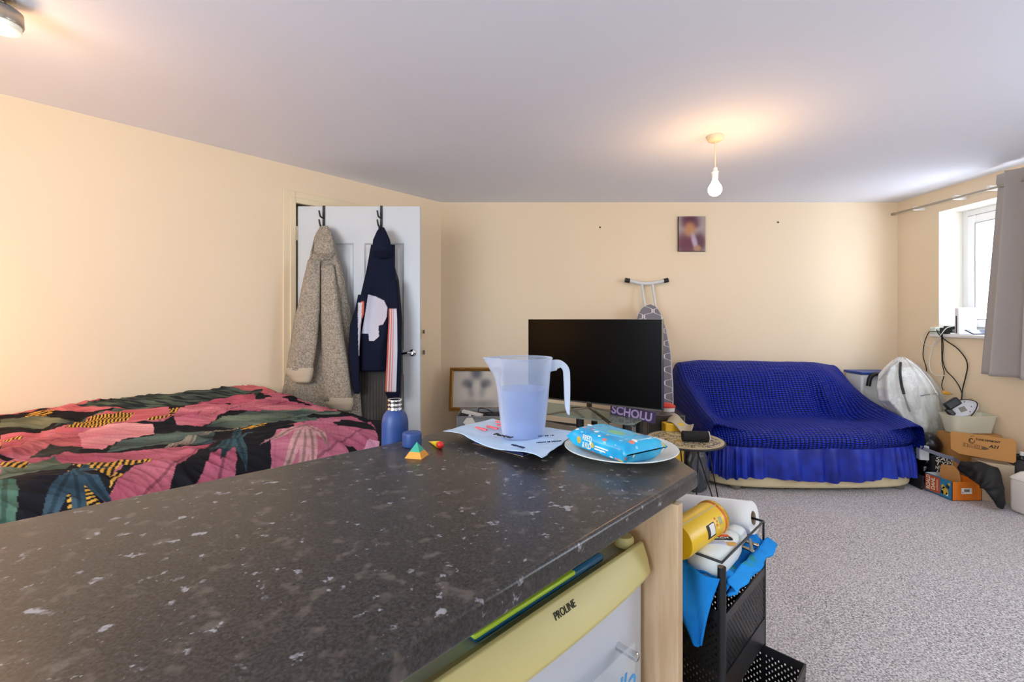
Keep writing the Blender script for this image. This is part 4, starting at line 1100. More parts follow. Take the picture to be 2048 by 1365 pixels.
for ang in (-1.75, -3.7, .55):
    d = Vector((math.cos(ang), math.sin(ang), 0)); t = Vector((-d.y, d.x, 0)); a_ = TCn + d * .15; b_ = TCn + d * .30
    if ang == -1.75: b_ = TCn + d * .2
    if ang == .55: b_ = Vector((1.41, 3.15, 0))
    a_.z = TCn.z - .012; b_.z = .005
    MB().tube([a_ - t * .055, b_ - t * .022, b_ + t * .022, a_ + t * .055], .0045, 8).build('leg', m_blackmetal, rt, smooth=True)
sk0, sk1 = P(1364, 868, 2.95), P(1417, 876, 2.93); zc = TCn.z + .0345
sp1, sp2 = Vector((sk0.x, sk0.y, zc)), Vector((sk1.x, sk1.y, zc))
bs_ = thing('portable_speaker', 'black cylindrical portable speaker lying on the round side table', 'speaker', ((sp1 + sp2) / 2 - Vector((0, 0, .034))))
MB().tube([sp1, sp2], .034, 28).build('speaker_body', plain('black_speaker_cloth', '#141416', .85, var=.3, scale=300, bump=.3, bscale=500), bs_, bevel=.006, smooth=False)
dv = (sp2 - sp1).normalized()
MB().tube([sp2 - dv * .002, sp2 + dv * .002], .0345, 28).build('end_ring', m_wplastic, bs_, smooth=True)
MB().tube([sp2 + dv * .001, sp2 + dv * .004], .0315, 28).build('end_panel', m_black, bs_, smooth=True)
# dark box between stand and table, flyer, yellow pack, red tub
gx0 = thing('dark_glossy_box', 'dark grey glossy box standing on the floor between television stand and side table', 'box', (1.13, 3.42, 0))
TD = frame((.99, 3.33, 0), (1, -.12, 0), zd=ZU)
hzb = HC - 190 / F * 3.33
MB(TD).box(0, .27, 0, .35, 0, hzb).build('box_body', plain('dark_gloss_plastic', '#3a3531', .25, var=.08), gx0, bevel=.008)
MB(TD).box(-.0, .003, -.002, .0, .0, hzb).build('seam', m_black, gx0)
TF2 = [P(1345, 829, 3.3), P(1385, 848, 3.2)]
def flyer(a, b):
    base_ = P(1340, 829, 3.36) * (1 - a) + P(1387, 849, 3.22) * a
    return base_ + Vector((-.01 * b, .02, .0)) * b + Vector((-.05, -.12, -.035)) * b + Vector((0, 0, .02 * math.sin(a * PI * 2) - .012 * math.sin(a * PI) * b))
tag(MB().grid(flyer, 20, 14).build('curled_leaflet', plain('grey_leaflet', '#b3aa93', .5), smooth='all', solid=.004), 'curled grey beige leaflet sticking out above the yellow packet', 'leaflet')
yk_ = P(1347, 858, 3.22)
tag(MB(frame((yk_.x, 3.25, 0), (1, .1, 0), zd=ZU)).box(-.06, .075, -.03, .05, hzb - .10 - .30, HC - 206 / F * 3.25).build('yellow_packet', plain('yellow_pack', '#e0b01a', .4, var=.12, scale=25), bevel=.008), 'upright yellow packet behind the round side table', 'packet')
rp = P(1337, 826, 3.45)
rl = thing('red_lidded_tub', 'small white tub with a red lid on the dark glossy box', 'tub', (rp.x, 3.47, hzb))
MB().lathe([(.0001, 0), (.05, 0), (.054, .03), (.0001, .03)], (rp.x, 3.47, hzb + .001), n=28).build('tub_body', m_wplastic, rl, smooth=True)
MB().lathe([(.0001, .03), (.058, .03), (.058, .04), (.03, .058), (.012, .06), (.0001, .061)], (rp.x, 3.47, hzb + .001), n=28).build('lid', plain('red_lid', '#cf3a2c', .35), rl, smooth=True)
# grey bag under the table
def lump(c, rx, ry, rz, seed, amp=.12, fr=5., flatb=True, n=48, m=30, power=1.):
    def fn(a, b):
        t, ph = 2 * PI * a, PI * b
        v = Vector((math.sin(ph) * math.cos(t), math.sin(ph) * math.sin(t), -math.cos(ph)))
        k = 1 + amp * N3(v.x * fr * .5 + seed, v.y * fr * .5, v.z * fr * .5) + amp * .5 * abs(N3(v.x * fr * 1.4, v.y * fr * 1.4 + seed, v.z * fr * 1.4))
        q = Vector((c[0] + rx * v.x * k, c[1] + ry * v.y * k, c[2] + rz * v.z * k))
        if flatb: q.z = max(q.z, c[2] - rz * .8)
        return q
    return MB().grid(fn, n, m, loopu=True)
mgb = plain('dark_grey_plastic_film', '#4a4c55', .3, var=.2, scale=12, bump=.5, bscale=25)
tag(lump((1.345, 3.34, .15), .085, .085, .185, 3, .25, 6).build('grey_plastic_bag', mgb, smooth='all'), 'crumpled dark grey plastic bag under the round side table by the sofa', 'plastic bag')
# ------------------------------------------------------------------ window corner: curtain, rail, sill things, cables
rail = thing('curtain_rail', 'thin grey metal curtain rail running above the window', 'curtain rail', (3.52, 3.4, 2.222))
MB().tube([(3.52, 4.19, 2.226), (3.52, 2.45, 2.20)], .009, 10).build('rail_tube', m_greymetal, rail, smooth=True)
for y in (3.98, 3.62, 3.36):
    MB().box(3.513, 3.61, y - .008, y + .008, 2.206, 2.240).build('bracket', m_wplastic, rail)
MB().tube([(3.52, 4.19, 2.226), (3.52, 4.215, 2.226)], .013, 10).build('finial', m_greymetal, rail, smooth=True)
mct = Mat('grey_curtain_fabric', '#a39d99', .9, spec=.1)
mct.color(mct.mix(mct.noise(420, 2).smooth(.3, .7), '#a8a29d', '#b6b0aa')).bump(mct.noise(400, 2), .1, .002)
cur = thing('curtain', 'plain grey curtain hanging at the right end of the rail', 'curtain', (3.5, 2.9, .84))
def cpt(a, b):                                               # a along (0 at the free edge), b from the top
    y = 3.27 - a * .75 + (.13 * b * max(0, 1 - a * 2.4))
    ph = a * 2 * PI * 5.2
    x = 3.475 + (.035 + .012 * b) * math.sin(ph + .9) + .006 * math.sin(ph * 2 + b) + .01 * (1 - b)
    if b < .06: x = 3.475 + (.028) * math.sin(ph + .9)
    return Vector((min(x, 3.545), y + .02 * math.cos(ph + .9), 2.295 + (.845 - 2.295) * b))
MB().grid(cpt, 160, 50).build('curtain_cloth', mct, cur, smooth='all', solid=.003)
zsill = WZ0 + .0015
ro = thing('wifi_router', 'white upright router box standing on the windowsill', 'router', (3.665, 3.68, zsill))
MB().box(3.595, 3.745, 3.66, 3.70, zsill, zsill + .218).build('router_body', m_upvc, ro, bevel=.012, seg=4)
MB().box(3.592, 3.598, 3.676, 3.684, zsill + .01, zsill + .15).build('port_strip', m_black, ro)
ph_ = thing('mobile_phone', 'dark phone propped flat at the front of the windowsill', 'phone', (3.65, 3.56, zsill))
TPh = frame((3.585, 3.54, zsill + .002), (1, -.02, 0), yd=(0, 1, .45))
MB(TPh).box(0, .155, 0, .075, 0, .009).build('phone_body', plain('dark_slate_phone', '#343a46', .3), ph_, bevel=.003)
MB(TPh).box(.006, .149, .004, .071, .0088, .0095).build('screen', plain('blank_phone_screen', '#4a5366', .15), ph_)
for (px_, w, h, y0, lab) in ((1893, .06, .055, 3.77, 'black plug adaptor on the windowsill beside the white router'), (1883, .05, .04, 3.83, 'black plug adaptor on the windowsill pushed into the white extension block')):
    x = (px_ - CX) / F * y0
    o = thing('plug_adaptor', lab, 'adaptor', (x + .02, y0, zsill), 'plug adaptors on the sill')
    MB().box(x, x + w, y0 - .03, y0 + .03, zsill + (.012 if px_ == 1893 else 0), zsill + h + .012).build('adaptor_body', m_black, o, bevel=.006, seg=3)
    MB().box(x + w * .3, x + w * .7, y0 - .033, y0 - .029, zsill + .02, zsill + .04).build('rating_plate', plain('adaptor_plate', '#8b8f92', .5), o)
ex_ = (1870 - CX) / F * 3.875
eb = thing('extension_block', 'white socket extension block hanging over the end of the windowsill', 'extension block', (ex_, 3.875, zsill))
MB().box(ex_ - .025, ex_ + .025, 3.845, 3.90, zsill - .0, zsill + .058).build('block_body', plain('pale_green_white', '#e4efdf', .4), eb, bevel=.006)
MB().box(ex_ + .022, ex_ + .13, 3.86, 3.9, zsill, zsill + .03).build('socket_strip', m_wplastic, eb, bevel=.005)
def wcable(pts, r, mat, label, x=3.602):
    def at(px_, py, xx=None):
        xx = xx or x; d = xx * F / (px_ - CX); return Vector((xx - r, d, HC - (py - CY) / F * d))
    path = spline([at(*p) for p in pts], 7)
    return tag(MB().tube(path, r, 7).build('hanging_cable', mat, smooth=True), label, 'cable', 'cables hanging below the windowsill')
wcable([(1880, 664, 3.585), (1864, 664, 3.572), (1858, 666, 3.58), (1850, 685), (1847, 712), (1853, 735), (1853, 752), (1849, 775)], .0035, m_black, 'black cable hanging from the sill end, the one nearest the room corner')
wcable([(1864, 658, 3.57), (1849, 668), (1844, 680), (1851, 689), (1866, 693), (1872, 690), (1885, 672, 3.57)], .003, m_wplastic, 'white cable looping just below the end of the windowsill')
wcable([(1912, 652, 3.62), (1895, 656, 3.565), (1884, 668, 3.555), (1868, 692), (1860, 720), (1861, 740), (1870, 750), (1884, 752), (1892, 751)], .0035, m_wplastic, 'white cable hanging in a long curve behind the plastic storage bag')
wcable([(1886, 662, 3.575), (1884, 670, 3.56), (1884, 700), (1885, 728), (1889, 748), (1884, 770), (1887, 781)], .003, m_black, 'thin black cable hanging down to the yellow plug')
wcable([(1887, 660, 3.575), (1885.5, 671, 3.56), (1887, 692), (1886, 720), (1893, 741), (1908, 757), (1920, 775), (1925, 792), (1922, 806, 3.55)], .0035, m_black, 'black cable with a sharp bend hanging down to the white oval device')
wcable([(1874, 660, 3.575), (1879, 669, 3.555), (1892, 681), (1915, 697), (1931, 716), (1936, 733), (1932, 755), (1926, 780), (1924, 800, 3.55)], .0042, m_black, 'thick black cable bowing out widest towards the curtain')

# ------------------------------------------------------------------ the heap beside the sofa
tb = thing('blue_lidded_box', 'white storage box with a blue lid and black handle behind the sofa arm', 'storage box', (3.2, 4.12, 0))
MB().box(3.09, 3.40, 4.02, 4.22, 0, .765).build('box_body', plain('milky_plastic', '#dfe4e4', .4), tb, bevel=.015)
MB().box(3.08, 3.41, 4.01, 4.23, .766, .788).build('lid', plain('blue_lid', '#24479c', .4), tb, bevel=.006)
hq = P(1748, 757, 4.0)
MB().tube(spline([hq + Vector((-.05, 0, -.07)), hq + Vector((-.035, 0, .0)), hq + Vector((.0, 0, .035)), hq + Vector((.05, 0, .03)), hq + Vector((.055, 0, -.02))], 5), .018, 8).build('handle', m_black, tb, smooth=True)
# clear storage bag with pale bedding in it
mcb = Mat('clear_crinkled_plastic', '#fbfcfc', .14, spec=.9)
cn_ = mcb.noise(5, 6, .6); cn2 = mcb.noise(4.5, 2, stretch=(1, 1, .4))
mcb.bump((cn_ - .5).abs() * -1.5 + cn2, 1., .06); mcb.see_through(.42, '#fbfdfd', fac_e=(cn2.smooth(.35, .65) * .3 + .35))
sb = thing('storage_bag', 'clear zipped plastic storage bag stuffed with pale bedding beside the sofa arm', 'storage bag', (3.25, 3.7, .37))
bagsec = [(714, 1797, 1809, .05), (722, 1783, 1824, .12), (735, 1768, 1842, .20), (750, 1756, 1860, .26), (775, 1752, 1881, .31), (800, 1756, 1892, .33), (830, 1785, 1897, .33), (855, 1805, 1898, .33), (868, 1815, 1892, .30), (874, 1825, 1880, .24)]
loft(bagsec, 3.88, 'bag_film', mcb, sb, n=120, per=9, amp=.022, freq=11, seed=3)
mz = plain('black_zip', '#141414', .5); mgz = plain('grey_zip', '#8d9090', .5)
def zp(pts, r, mat, nm):
    th = [s_[3] for s_ in bagsec]; ys = [s_[0] for s_ in bagsec]
    pth = []
    for x, y in pts:
        xl = interp(ys, [s_[1] for s_ in bagsec], y); xr = interp(ys, [s_[2] for s_ in bagsec], y); t = interp(ys, th, y)
        c = max(-1, min(1, (x - (xl + xr) / 2) / ((xr - xl) / 2))); pth.append(P(x, y, 3.88 - t / 2 - t / 2 * (1 - abs(c) ** 2.4) ** .42 - .012))
    MB().tube(spline(pth, 5), r, 6).build(nm, mat, sb, smooth=True)
zp([(1801, 726), (1800, 745), (1803, 770), (1808, 789)], .0095, mz, 'zip')
zp([(1808, 789), (1813, 805), (1820, 824)], .006, mgz, 'zip'); zp([(1842, 792), (1860, 789), (1877, 789), (1881, 800), (1887, 822)], .005, mgz, 'zip')
zp([(1796, 722), (1775, 742), (1758, 762)], .004, mgz, 'seam'); zp([(1812, 718), (1838, 738), (1860, 765), (1875, 790)], .005, plain('white_seam', '#f2f4f4', .3), 'seam')
mbd = plain('pale_bedding', '#eceee2', .9, var=.1, scale=9, bump=.5, bscale=14)
loft([(735, 1785, 1830, .10), (760, 1768, 1860, .18), (800, 1774, 1878, .23), (835, 1800, 1884, .24), (866, 1820, 1884, .22)], 3.83, 'bundled_bedding', mbd, None, n=48, amp=.02, freq=5, seed=9)
o = bpy.data.objects['bundled_bedding']; tag(o, 'pale greenish white bedding bundled inside the clear storage bag', 'bedding')
# carton carrying the tub
ct = thing('plain_carton', 'plain brown carton on the floor below the translucent plastic tub', 'carton', (3.4, 3.42, 0))
MB().box(3.25, 3.585, 3.33, 3.48, 0, .405).build('carton_body', m_card, ct, bevel=.004)
MB().box(3.25, 3.585, 3.39, 3.43, .405, .4065).build('packing_tape', plain('brown_tape', '#9a7038', .3), ct)
mtb = Mat('milky_translucent_plastic', '#e6e5d2', .3); mtb.see_through(.33, '#fbfaf0')
tx0, tx1, ty0, ty1 = 3.25, 3.58, 3.335, 3.48
pt = thing('plastic_tub', 'translucent plastic tub of odds and ends below the window cables', 'tub', (3.4, 3.45, .408))
def rrect(x0, x1, y0, y1, r, z, n=5):
    o = []
    for cx_, cy_, a0 in ((x0 + r, y0 + r, PI), (x1 - r, y0 + r, 1.5 * PI), (x1 - r, y1 - r, 0), (x0 + r, y1 - r, .5 * PI)):
        for k in range(n): o.append(Vector((cx_ + r * math.cos(a0 + k * PI / 2 / (n - 1)), cy_ + r * math.sin(a0 + k * PI / 2 / (n - 1)), z)))
    return o
MB().rings([rrect(tx0 + i, tx1 - i, ty0 + i, ty1 - i, .04, z) for i, z in ((.045, .408), (.02, .41), (.0, .535), (-.006, .537), (-.006, .542), (.003, .542), (.022, .415))], cap=True).build('tub_wall', mtb, pt, smooth=True)
ylw = thing('yellow_bowl', 'pale yellow round container with a small label inside the translucent tub', 'container', (3.39, 3.44, .416))
MB().lathe([(.0001, 0), (.035, 0), (.045, .02), (.05, .07), (.05, .10), (.0001, .101)], (3.40, 3.418, .417), n=32).build('bowl_body', plain('pale_yellow_plastic', '#e4d98e', .4), ylw, smooth=True)
MB(frame((3.385, 3.366, .478), (1, 0, 0), zd=(0, -1, .1))).box(-.014, .02, -.008, .008, .0, .004).build('small_label', plain('grey_label', '#4d4d46', .6), ylw)
dv_ = P(1928, 817, 3.43)
wd = thing('white_oval_device', 'white oval device with a grey label sticking out of the translucent tub', 'device', dv_)
TDv = frame(dv_, (.92, -.1, .34), zd=(-.25, -.85, .35))
MB(TDv).prism([(.105 * math.cos(2 * PI * k / 40), .058 * math.sin(2 * PI * k / 40)) for k in range(40)], -.03, .0).build('device_body', plain('cool_white_plastic', '#d9dbe4', .35), wd, bevel=.008, seg=3)
MB(TDv).box(-.035, .01, -.022, .014, -.001, .0012).build('rating_plate', plain('grey_rating_plate', '#8c867c', .5), wd)
for x, y in ((.03, .04), (.05, -.005), (.02, -.035)): MB(TDv).lathe([(.0001, -.001), (.004, -.001), (.004, .0012), (.0001, .0012)], (x, y, 0), n=10).build('screw', m_black, wd)
MB().tube(spline([TDv @ Vector(v) for v in ((-.04, .075, .01), (.06, .045, .01), (.09, .01, .015), (.06, -.03, .012), (.0, -.065, .012))], 6), .0035, 6).build('power_lead', m_black, wd, smooth=True)
bk = P(1906, 808, 3.40); TBk = frame(bk, (.8, -.1, .55), zd=(-.3, -.9, .2))
ba = thing('black_power_supply', 'black power supply leaning on the white oval device in the tub', 'power supply', bk)
MB(TBk).box(-.05, .05, -.028, .03, -.03, .012).build('supply_body', m_black, ba, bevel=.01, seg=3)
MB(TBk).box(-.07, -.03, -.07, -.01, -.03, .0).build('plug', m_black, ba, bevel=.008)
yq = P(1890, 786, 3.56)
yp = thing('yellow_plug', 'small orange yellow plug at the end of the thin black cable', 'plug', yq)
MB(frame(yq, (.9, -.2, -.2), zd=ZU)).box(-.018, .03, -.014, .014, -.012, .012).build('plug_body', plain('amber_plastic', '#d79a2c', .4), yp, bevel=.006)
MB(frame(yq, (.9, -.2, -.2), zd=ZU)).tube([(.03, 0, 0), (.05, 0, 0)], .004, 6).build('pin', m_greymetal, yp)
# printed flat carton
cL, cR = P(1899, 909, 3.30), P(2032, 927, 3.055)
zb_, zt_ = .283, .442
fx = Vector((cR.x - cL.x, cR.y - cL.y, 0)); wA = fx.length
TA = frame((cL.x, cL.y, zb_), fx, zd=Vector((0, 0, 1))); nA = TA.to_3x3() @ Vector((0, -1, 0))
ca_ = thing('printed_carton', 'flat brown carton printed with a black rocket drawing standing on the heap', 'carton', (cL + cR) / 2)
hA = zt_ - zb_
shape = [(.004, .03), (.05, .004), (wA - .012, 0), (wA, .012), (wA, hA - .012), (wA - .012, hA), (.012, hA), (0, hA - .012)]
TA2 = frame((cL.x, cL.y, zb_), fx, yd=Vector((0, 0, 1)) + nA * -.18)
MB(TA2).prism(shape, -.045, 0).build('carton_body', m_card, ca_, bevel=.003)
TAt = TA2 @ Matrix.Translation((0, 0, .0006))
k_ = wA / 134.
def ap(px_, py):                                              # picture spot on the face -> face coordinates
    return ((px_ - 1899) * k_ * .985, (925 - py) * hA / 62 + (px_ - 1899) * .115 * hA / 62)
m_ci = plain('carton_black_ink', '#2c2015', .8)
x, y = ap(1979, 891); lettering('TUNE DEFMONT', .018, TAt @ Matrix.Translation((x, y + .014, 0)), m_ci, ca_, fit=.12, bold=.0006, shear=.15)
x, y = ap(1989, 896.5); lettering('A21', .028, TAt @ Matrix.Translation((x + .006, y - .011, 0)), m_ci, ca_, fit=.05, bold=.001, shear=.3)
def line_on(T, pts, w, mat, name, parent, loop=False):
    return MB(T).tube([Vector((p[0], p[1], 0)) for p in pts], w, 5, loop=loop, flat=.5).build(name, mat, parent)
rk = []
x0, y0 = ap(1929, 899); x1, y1 = ap(1983, 911)
Tr_ = TAt @ Matrix.Translation((x0, y0, 0)) @ Matrix.Rotation(-.045, 4, 'Z'); Lr = x1 - x0
MB(Tr_).prism([(Lr * .72, -.012), (Lr * .86, -.009), (Lr * 1., 0), (Lr * .86, .009), (Lr * .72, .012)], -.0004, .0006).build('rocket_print', plain('rocket_print_grey', '#5f4a30', .8), ca_)
for q in ([(0, -.012), (.02, -.012), (.02, .012), (0, .012)], [(.022, -.009), (Lr * .45, -.011), (Lr * .45, .011), (.022, .009)], [(Lr * .47, -.0125), (Lr * .7, -.0125), (Lr * .7, .0125), (Lr * .47, .0125)], [(Lr * .53, -.0125), (Lr * .53, .0125)], [(Lr * .61, -.0125), (Lr * .61, .0125)], [(.006, -.012), (.006, .012)], [(.022, .0), (Lr * .45, .0)]):
    line_on(Tr_, q, .0013, m_ci, 'rocket_print', ca_, loop=len(q) > 2)
x, y = ap(1946, 884)
for i in range(5):
    r = .004 + .0035 * i; line_on(TAt @ Matrix.Translation((x, y - .002 * i, 0)), [(r * math.cos(t) * .9, r * math.sin(t) * 1.1) for t in np.linspace(-.6 + i, 2.6 + i, 9)], .0016, m_ci, 'badge_print', ca_)
line_on(TAt @ Matrix.Translation((x, y, 0)), [(-.006, .02), (0, .026), (.008, .022), (.01, .03)], .0014, m_ci, 'badge_print', ca_)
# book box
bx = thing('orange_book_box', 'open orange and blue book box on the carpet by the sofa corner', 'book box', (3.135, 3.24, 0))
X0, X1, Y0, Y1, HB = 3.035, 3.238, 3.137, 3.345, .131
m_or = plain('orange_card', '#e07a1e', .55, var=.05); m_bb = plain('blue_card', '#2f7fa8', .55, var=.12, scale=20)
MB().box(X0, X1, Y0, Y0 + .003, 0.001, HB).build('front_face', m_or, bx)
MB().box(X0, X0 + .003, Y0, Y1, 0.001, HB).build('side_face', m_bb, bx)
MB().box(X1 - .003, X1, Y0, Y1, 0.001, HB).build('side_face', m_or, bx); MB().box(X0, X1, Y1 - .003, Y1, .001, HB).build('back_face', m_bb, bx); MB().box(X0, X1, Y0, Y1, .001, .004).build('bottom_face', m_paper, bx)
MB().box(X0 + .0031, X0 + .0036, Y0 + .004, Y1 - .004, .005, HB - .001).box(X0 + .004, X1 - .004, Y1 - .0038, Y1 - .0031, .005, HB - .001).build('white_lining', m_paper, bx)
mrd = plain('orange_red_print', '#c8541c', .55, var=.25, scale=30)
MB().box(X0 - .0006, X0, Y0 + .09, Y1 - .004, .012, HB - .006).build('cover_print', mrd, bx)
TRt = frame((X0 - .0008, 3.30, .07), (0, 0, 1), zd=(-1, 0, 0))
m_wt = plain('white_title_print', '#f4ead2', .6)
lettering('ROALD', .042, TRt @ Matrix.Translation((0, .016, 0)), m_wt, bx, fit=.10, bold=.001)
lettering('DAHL', .042, TRt @ Matrix.Translation((0, -.022, 0)), m_wt, bx, fit=.088, bold=.001)
lettering('collection', .02, TRt @ Matrix.Translation((0, -.052, 0)), m_wt, bx, fit=.08)
for (y, z, r, c) in ((3.19, .05, .022, '#d9b53c'), (3.205, .075, .012, '#d9b53c'), (3.17, .085, .012, '#1c2b3c'), (3.21, .035, .01, '#1c2b3c'), (3.175, .03, .009, '#e8e4d4'), (3.16, .105, .008, '#d9b53c')):
    MB(frame((X0, y, z), (0, 1, 0), zd=(-1, 0, 0))).prism([(r * math.cos(2 * PI * k / 11) * (1 + .3 * (k % 2)), r * math.sin(2 * PI * k / 11) * 1.3) for k in range(11)], 0, .0008).build('colour_print', plain('print_blob', c, .6), bx)
TBc = frame((X0 + .1, Y0, .068), (1, 0, 0), zd=(0, -1, 0))
lb_ = MB(TBc).box(-.036, .036, -.02, .02, 0, .0008).build('barcode_label', m_paper, bx)
mb = MB(TBc); xx = -.018
for i in range(14):
    w = .0008 + .0012 * rng.random(); mb.box(xx, xx + w, -.007, .012, .0008, .0012); xx += w + .0012
mb.box(-.03, -.026, -.014, -.006, .0008, .0012); mb.build('barcode', m_ink, lb_)
tag(MB(frame((3.10, 3.25, .01), (1, -.1, 0), yd=(0, .35, 1))).prism([(0, 0), (.11, 0), (.125, .15), (.10, .19), (.02, .2), (-.005, .15)], 0, .003).build('brown_card_flap', m_card), 'torn piece of brown card standing in the orange book box', 'card')
# black bags and shoes
m_bk = plain('black_nylon', '#0d0d10', .55, var=.3, scale=10, bump=.4, bscale=30)
tag(lump((3.33, 3.70, .145), .21, .14, .15, 11, .14, 5).build('black_holdall', m_bk, smooth='all'), 'large black bag on the floor under the clear storage bag', 'bag')
hm = thing('black_helmet', 'round black helmet shape with a grey strap among the heap beside the sofa', 'helmet', (3.115, 3.47, .27))
lump((3.158, 3.46, .305), .085, .085, .085, 21, .05, 3).build('helmet_shell', plain('black_gloss_shell', '#0b0b0d', .3), hm, smooth='all')
sp_ = spline([P(1840, 895, 3.36), P(1860, 903, 3.33), P(1885, 912, 3.30), P(1906, 918, 3.27), P(1920, 926, 3.2)], 6)
MB().rings([[p + Vector((0, 0, .014)), p + Vector((0, -.006, .012)), p + Vector((0, -.006, -.014)), p + Vector((0, 0, -.014))] for p in sp_]).build('strap', plain('grey_webbing', '#6d6e7c', .8), hm)
tag(lump((3.178, 3.50, .115), .08, .09, .125, 31, .2, 6).build('black_shiny_bag', plain('black_shiny_film', '#08080a', .2, bump=.4, bscale=40), smooth='all'), 'small shiny black bag on the floor below the black helmet', 'bag')
mlt = plain('black_print_cloth', '#121216', .8); 
pb = thing('lettered_black_bag', 'black bag printed with rows of white letters behind the orange book box', 'bag', (3.2, 3.40, 0))
TPb = frame((3.125, 3.385, 0), (.98, -.2, 0), zd=ZU)
MB(TPb).box(0, .16, 0, .06, 0, .235).build('bag_body', mlt, pb, bevel=.02, seg=3)
for i, s in enumerate(('SALE', 'TYPE', 'NEW NOW', 'LIFE')):
    lettering(s, .04, frame(TPb @ Vector((.08, -.001, .215 - .032 * i)), TPb.to_3x3() @ Vector((1, 0, 0)), zd=TPb.to_3x3() @ Vector((0, -1, 0))), m_wt, pb, fit=.125, shear=.2)
tag(MB(frame((3.015, 3.36, 0), (.06, 1, 0), zd=(.98, 0, .18))).box(0, .2, -.0, .0001, 0, .0001).box(.0, .20, .0, .10, .0, .012, frame((3.008, 3.345, .002), (.12, 1, 0), yd=(.10, 0, 1))).build('dark_folder', plain('dark_slate_card', '#23262e', .5), bevel=.002), 'thin dark folder standing on the carpet between sofa skirt and book box', 'folder')
tag(MB(frame(P(1849, 916, 3.38), (1, -.3, 0), zd=ZU)).box(-.03, .03, 0, .05, -.02, .085).build('grey_white_packet', plain('grey_white_card', '#c4cbd0', .6), bevel=.004), 'small pale grey packet wedged beside the sofa under the black helmet', 'packet')
# beige carton and the jacket over it
tag(MB(frame((3.215, 3.155, 0), (1, -.45, 0), zd=ZU)).box(0.03, .20, 0, .14, 0, .262).build('beige_carton', plain('beige_card', '#b9a78c', .8), bevel=.004), 'beige carton standing beside the orange book box under the black jacket', 'carton')
mjk = plain('black_leather_cloth', '#08080a', .65, var=.2, scale=10, bump=.5, bscale=18)
jp = [(1918, 929, 8, 3.19), (1935, 938, 15, 3.12), (1957, 945, 21, 3.06), (1978, 956, 26, 3.01), (1989, 974, 20, 2.985), (1996, 993, 14, 2.975), (2003, 1012, 9, 2.975), (2007, 1018, 2, 2.98)]
rings = []
N_ = 50
for i in range(N_):
    t = i / (N_ - 1) * (len(jp) - 1); q = [float(np.interp(t, range(len(jp)), [r[k] for r in jp])) for k in range(4)]
    t2 = min(len(jp) - 1, t + .5); t1 = max(0, t - .5)
    dx_ = np.interp(t2, range(len(jp)), [r[0] for r in jp]) - np.interp(t1, range(len(jp)), [r[0] for r in jp]); dy_ = np.interp(t2, range(len(jp)), [r[1] for r in jp]) - np.interp(t1, range(len(jp)), [r[1] for r in jp])
    l = math.hypot(dx_, dy_); nx_, ny_ = -dy_ / l, dx_ / l; ring = []
    for k in range(20):
        a_ = 2 * PI * k / 20; w = q[2] * math.cos(a_) * (1 + .2 * N3(i * .2, math.cos(a_), 4)); dep = q[3] - .025 * math.sin(a_) + .012 * N3(i * .25, k * .6, 7)
        p = P(q[0] + nx_ * w, q[1] + ny_ * w, dep); p.z = max(p.z, .004); ring.append(p)
    rings.append(ring)
tag(MB().rings(rings).build('black_jacket', mjk, smooth='all'), 'black jacket hanging off the heap in front of the beige carton', 'jacket')
# jerrycan
jc = thing('white_jerrycan', 'white plastic jerrycan standing on the carpet at the right edge', 'jerrycan', (3.35, 2.87, 0))
m_jc = plain('white_hdpe', '#e7e3dd', .45, var=.03, bump=.05, bscale=80)
MB().rings([rrect(3.262 + i, 3.46 - i, 2.70 + i, 2.995 - i, .03, z) for i, z in ((.012, .002), (.002, .01), (0, .03), (0, .205), (.004, .212), (-.003, .216), (.0, .225), (.03, .262), (.045, .268))]).build('can_body', m_jc, jc, smooth=True)
MB().tube(spline([(3.36, 2.965, .235), (3.36, 2.955, .285), (3.36, 2.93, .298), (3.36, 2.86, .30), (3.36, 2.82, .297), (3.36, 2.80, .26)], 6), .019, 12).build('handle', m_jc, jc, smooth=True)
MB().lathe([(.0001, .26), (.026, .26), (.026, .295), (.0001, .296)], (3.36, 2.745, 0), n=20).build('screw_cap', m_jc, jc, smooth=True)
gb = thing('grey_basket', 'dark grey mesh basket holding small bottles behind the white jerrycan', 'basket', (3.52, 3.05, 0))
mgm = Mat('grey_mesh', '#5c5c5e', .6); a1, a2, a3 = mgm.xyz(); mgm.holes((((a1 + a2) * 700).cos() * (a3 * 700).cos()).gt(.35))
mb = MB(); mb.box(3.445, 3.449, 2.9, 3.2, 0, .30); mb.box(3.445, 3.60, 2.9, 2.904, 0, .30); mb.box(3.445, 3.60, 3.196, 3.2, 0, .30); mb.box(3.596, 3.60, 2.9, 3.2, 0, .30); mb.build('basket_wall', mgm, gb)
MB().box(3.445, 3.60, 2.9, 3.2, .001, .006).build('basket_bottom', m_blackmetal, gb)
MB().tube([(3.447, 2.902, .302), (3.598, 2.902, .302), (3.598, 3.198, .302), (3.447, 3.198, .302)], .006, 8, loop=True).build('basket_rim', m_blackmetal, gb, smooth=True)
for i, (x, y, c, l) in enumerate(((3.475, 3.155, '#121318', 'tiny black bottle in the grey mesh basket, nearest the printed carton'), (3.475, 3.10, '#20222c', 'tiny dark bottle with a white lid in the grey mesh basket'), (3.475, 3.05, '#b33a3a', 'tiny red bottle in the grey mesh basket'))):
    o = thing('small_bottle', l, 'bottle', (x, y, .007), 'bottles in the grey basket')
    MB().lathe([(.0001, 0), (.02, 0), (.021, .3), (.012, .318), (.0001, .318)], (x, y, .007), n=16).build('bottle_body', plain('bottle_colour', c, .3), o, smooth=True)
    MB().lathe([(.0001, .318), (.012, .318), (.012, .342), (.0001, .342)], (x, y, .007), n=14).build('cap', m_wplastic if i == 1 else m_black, o, smooth=True)
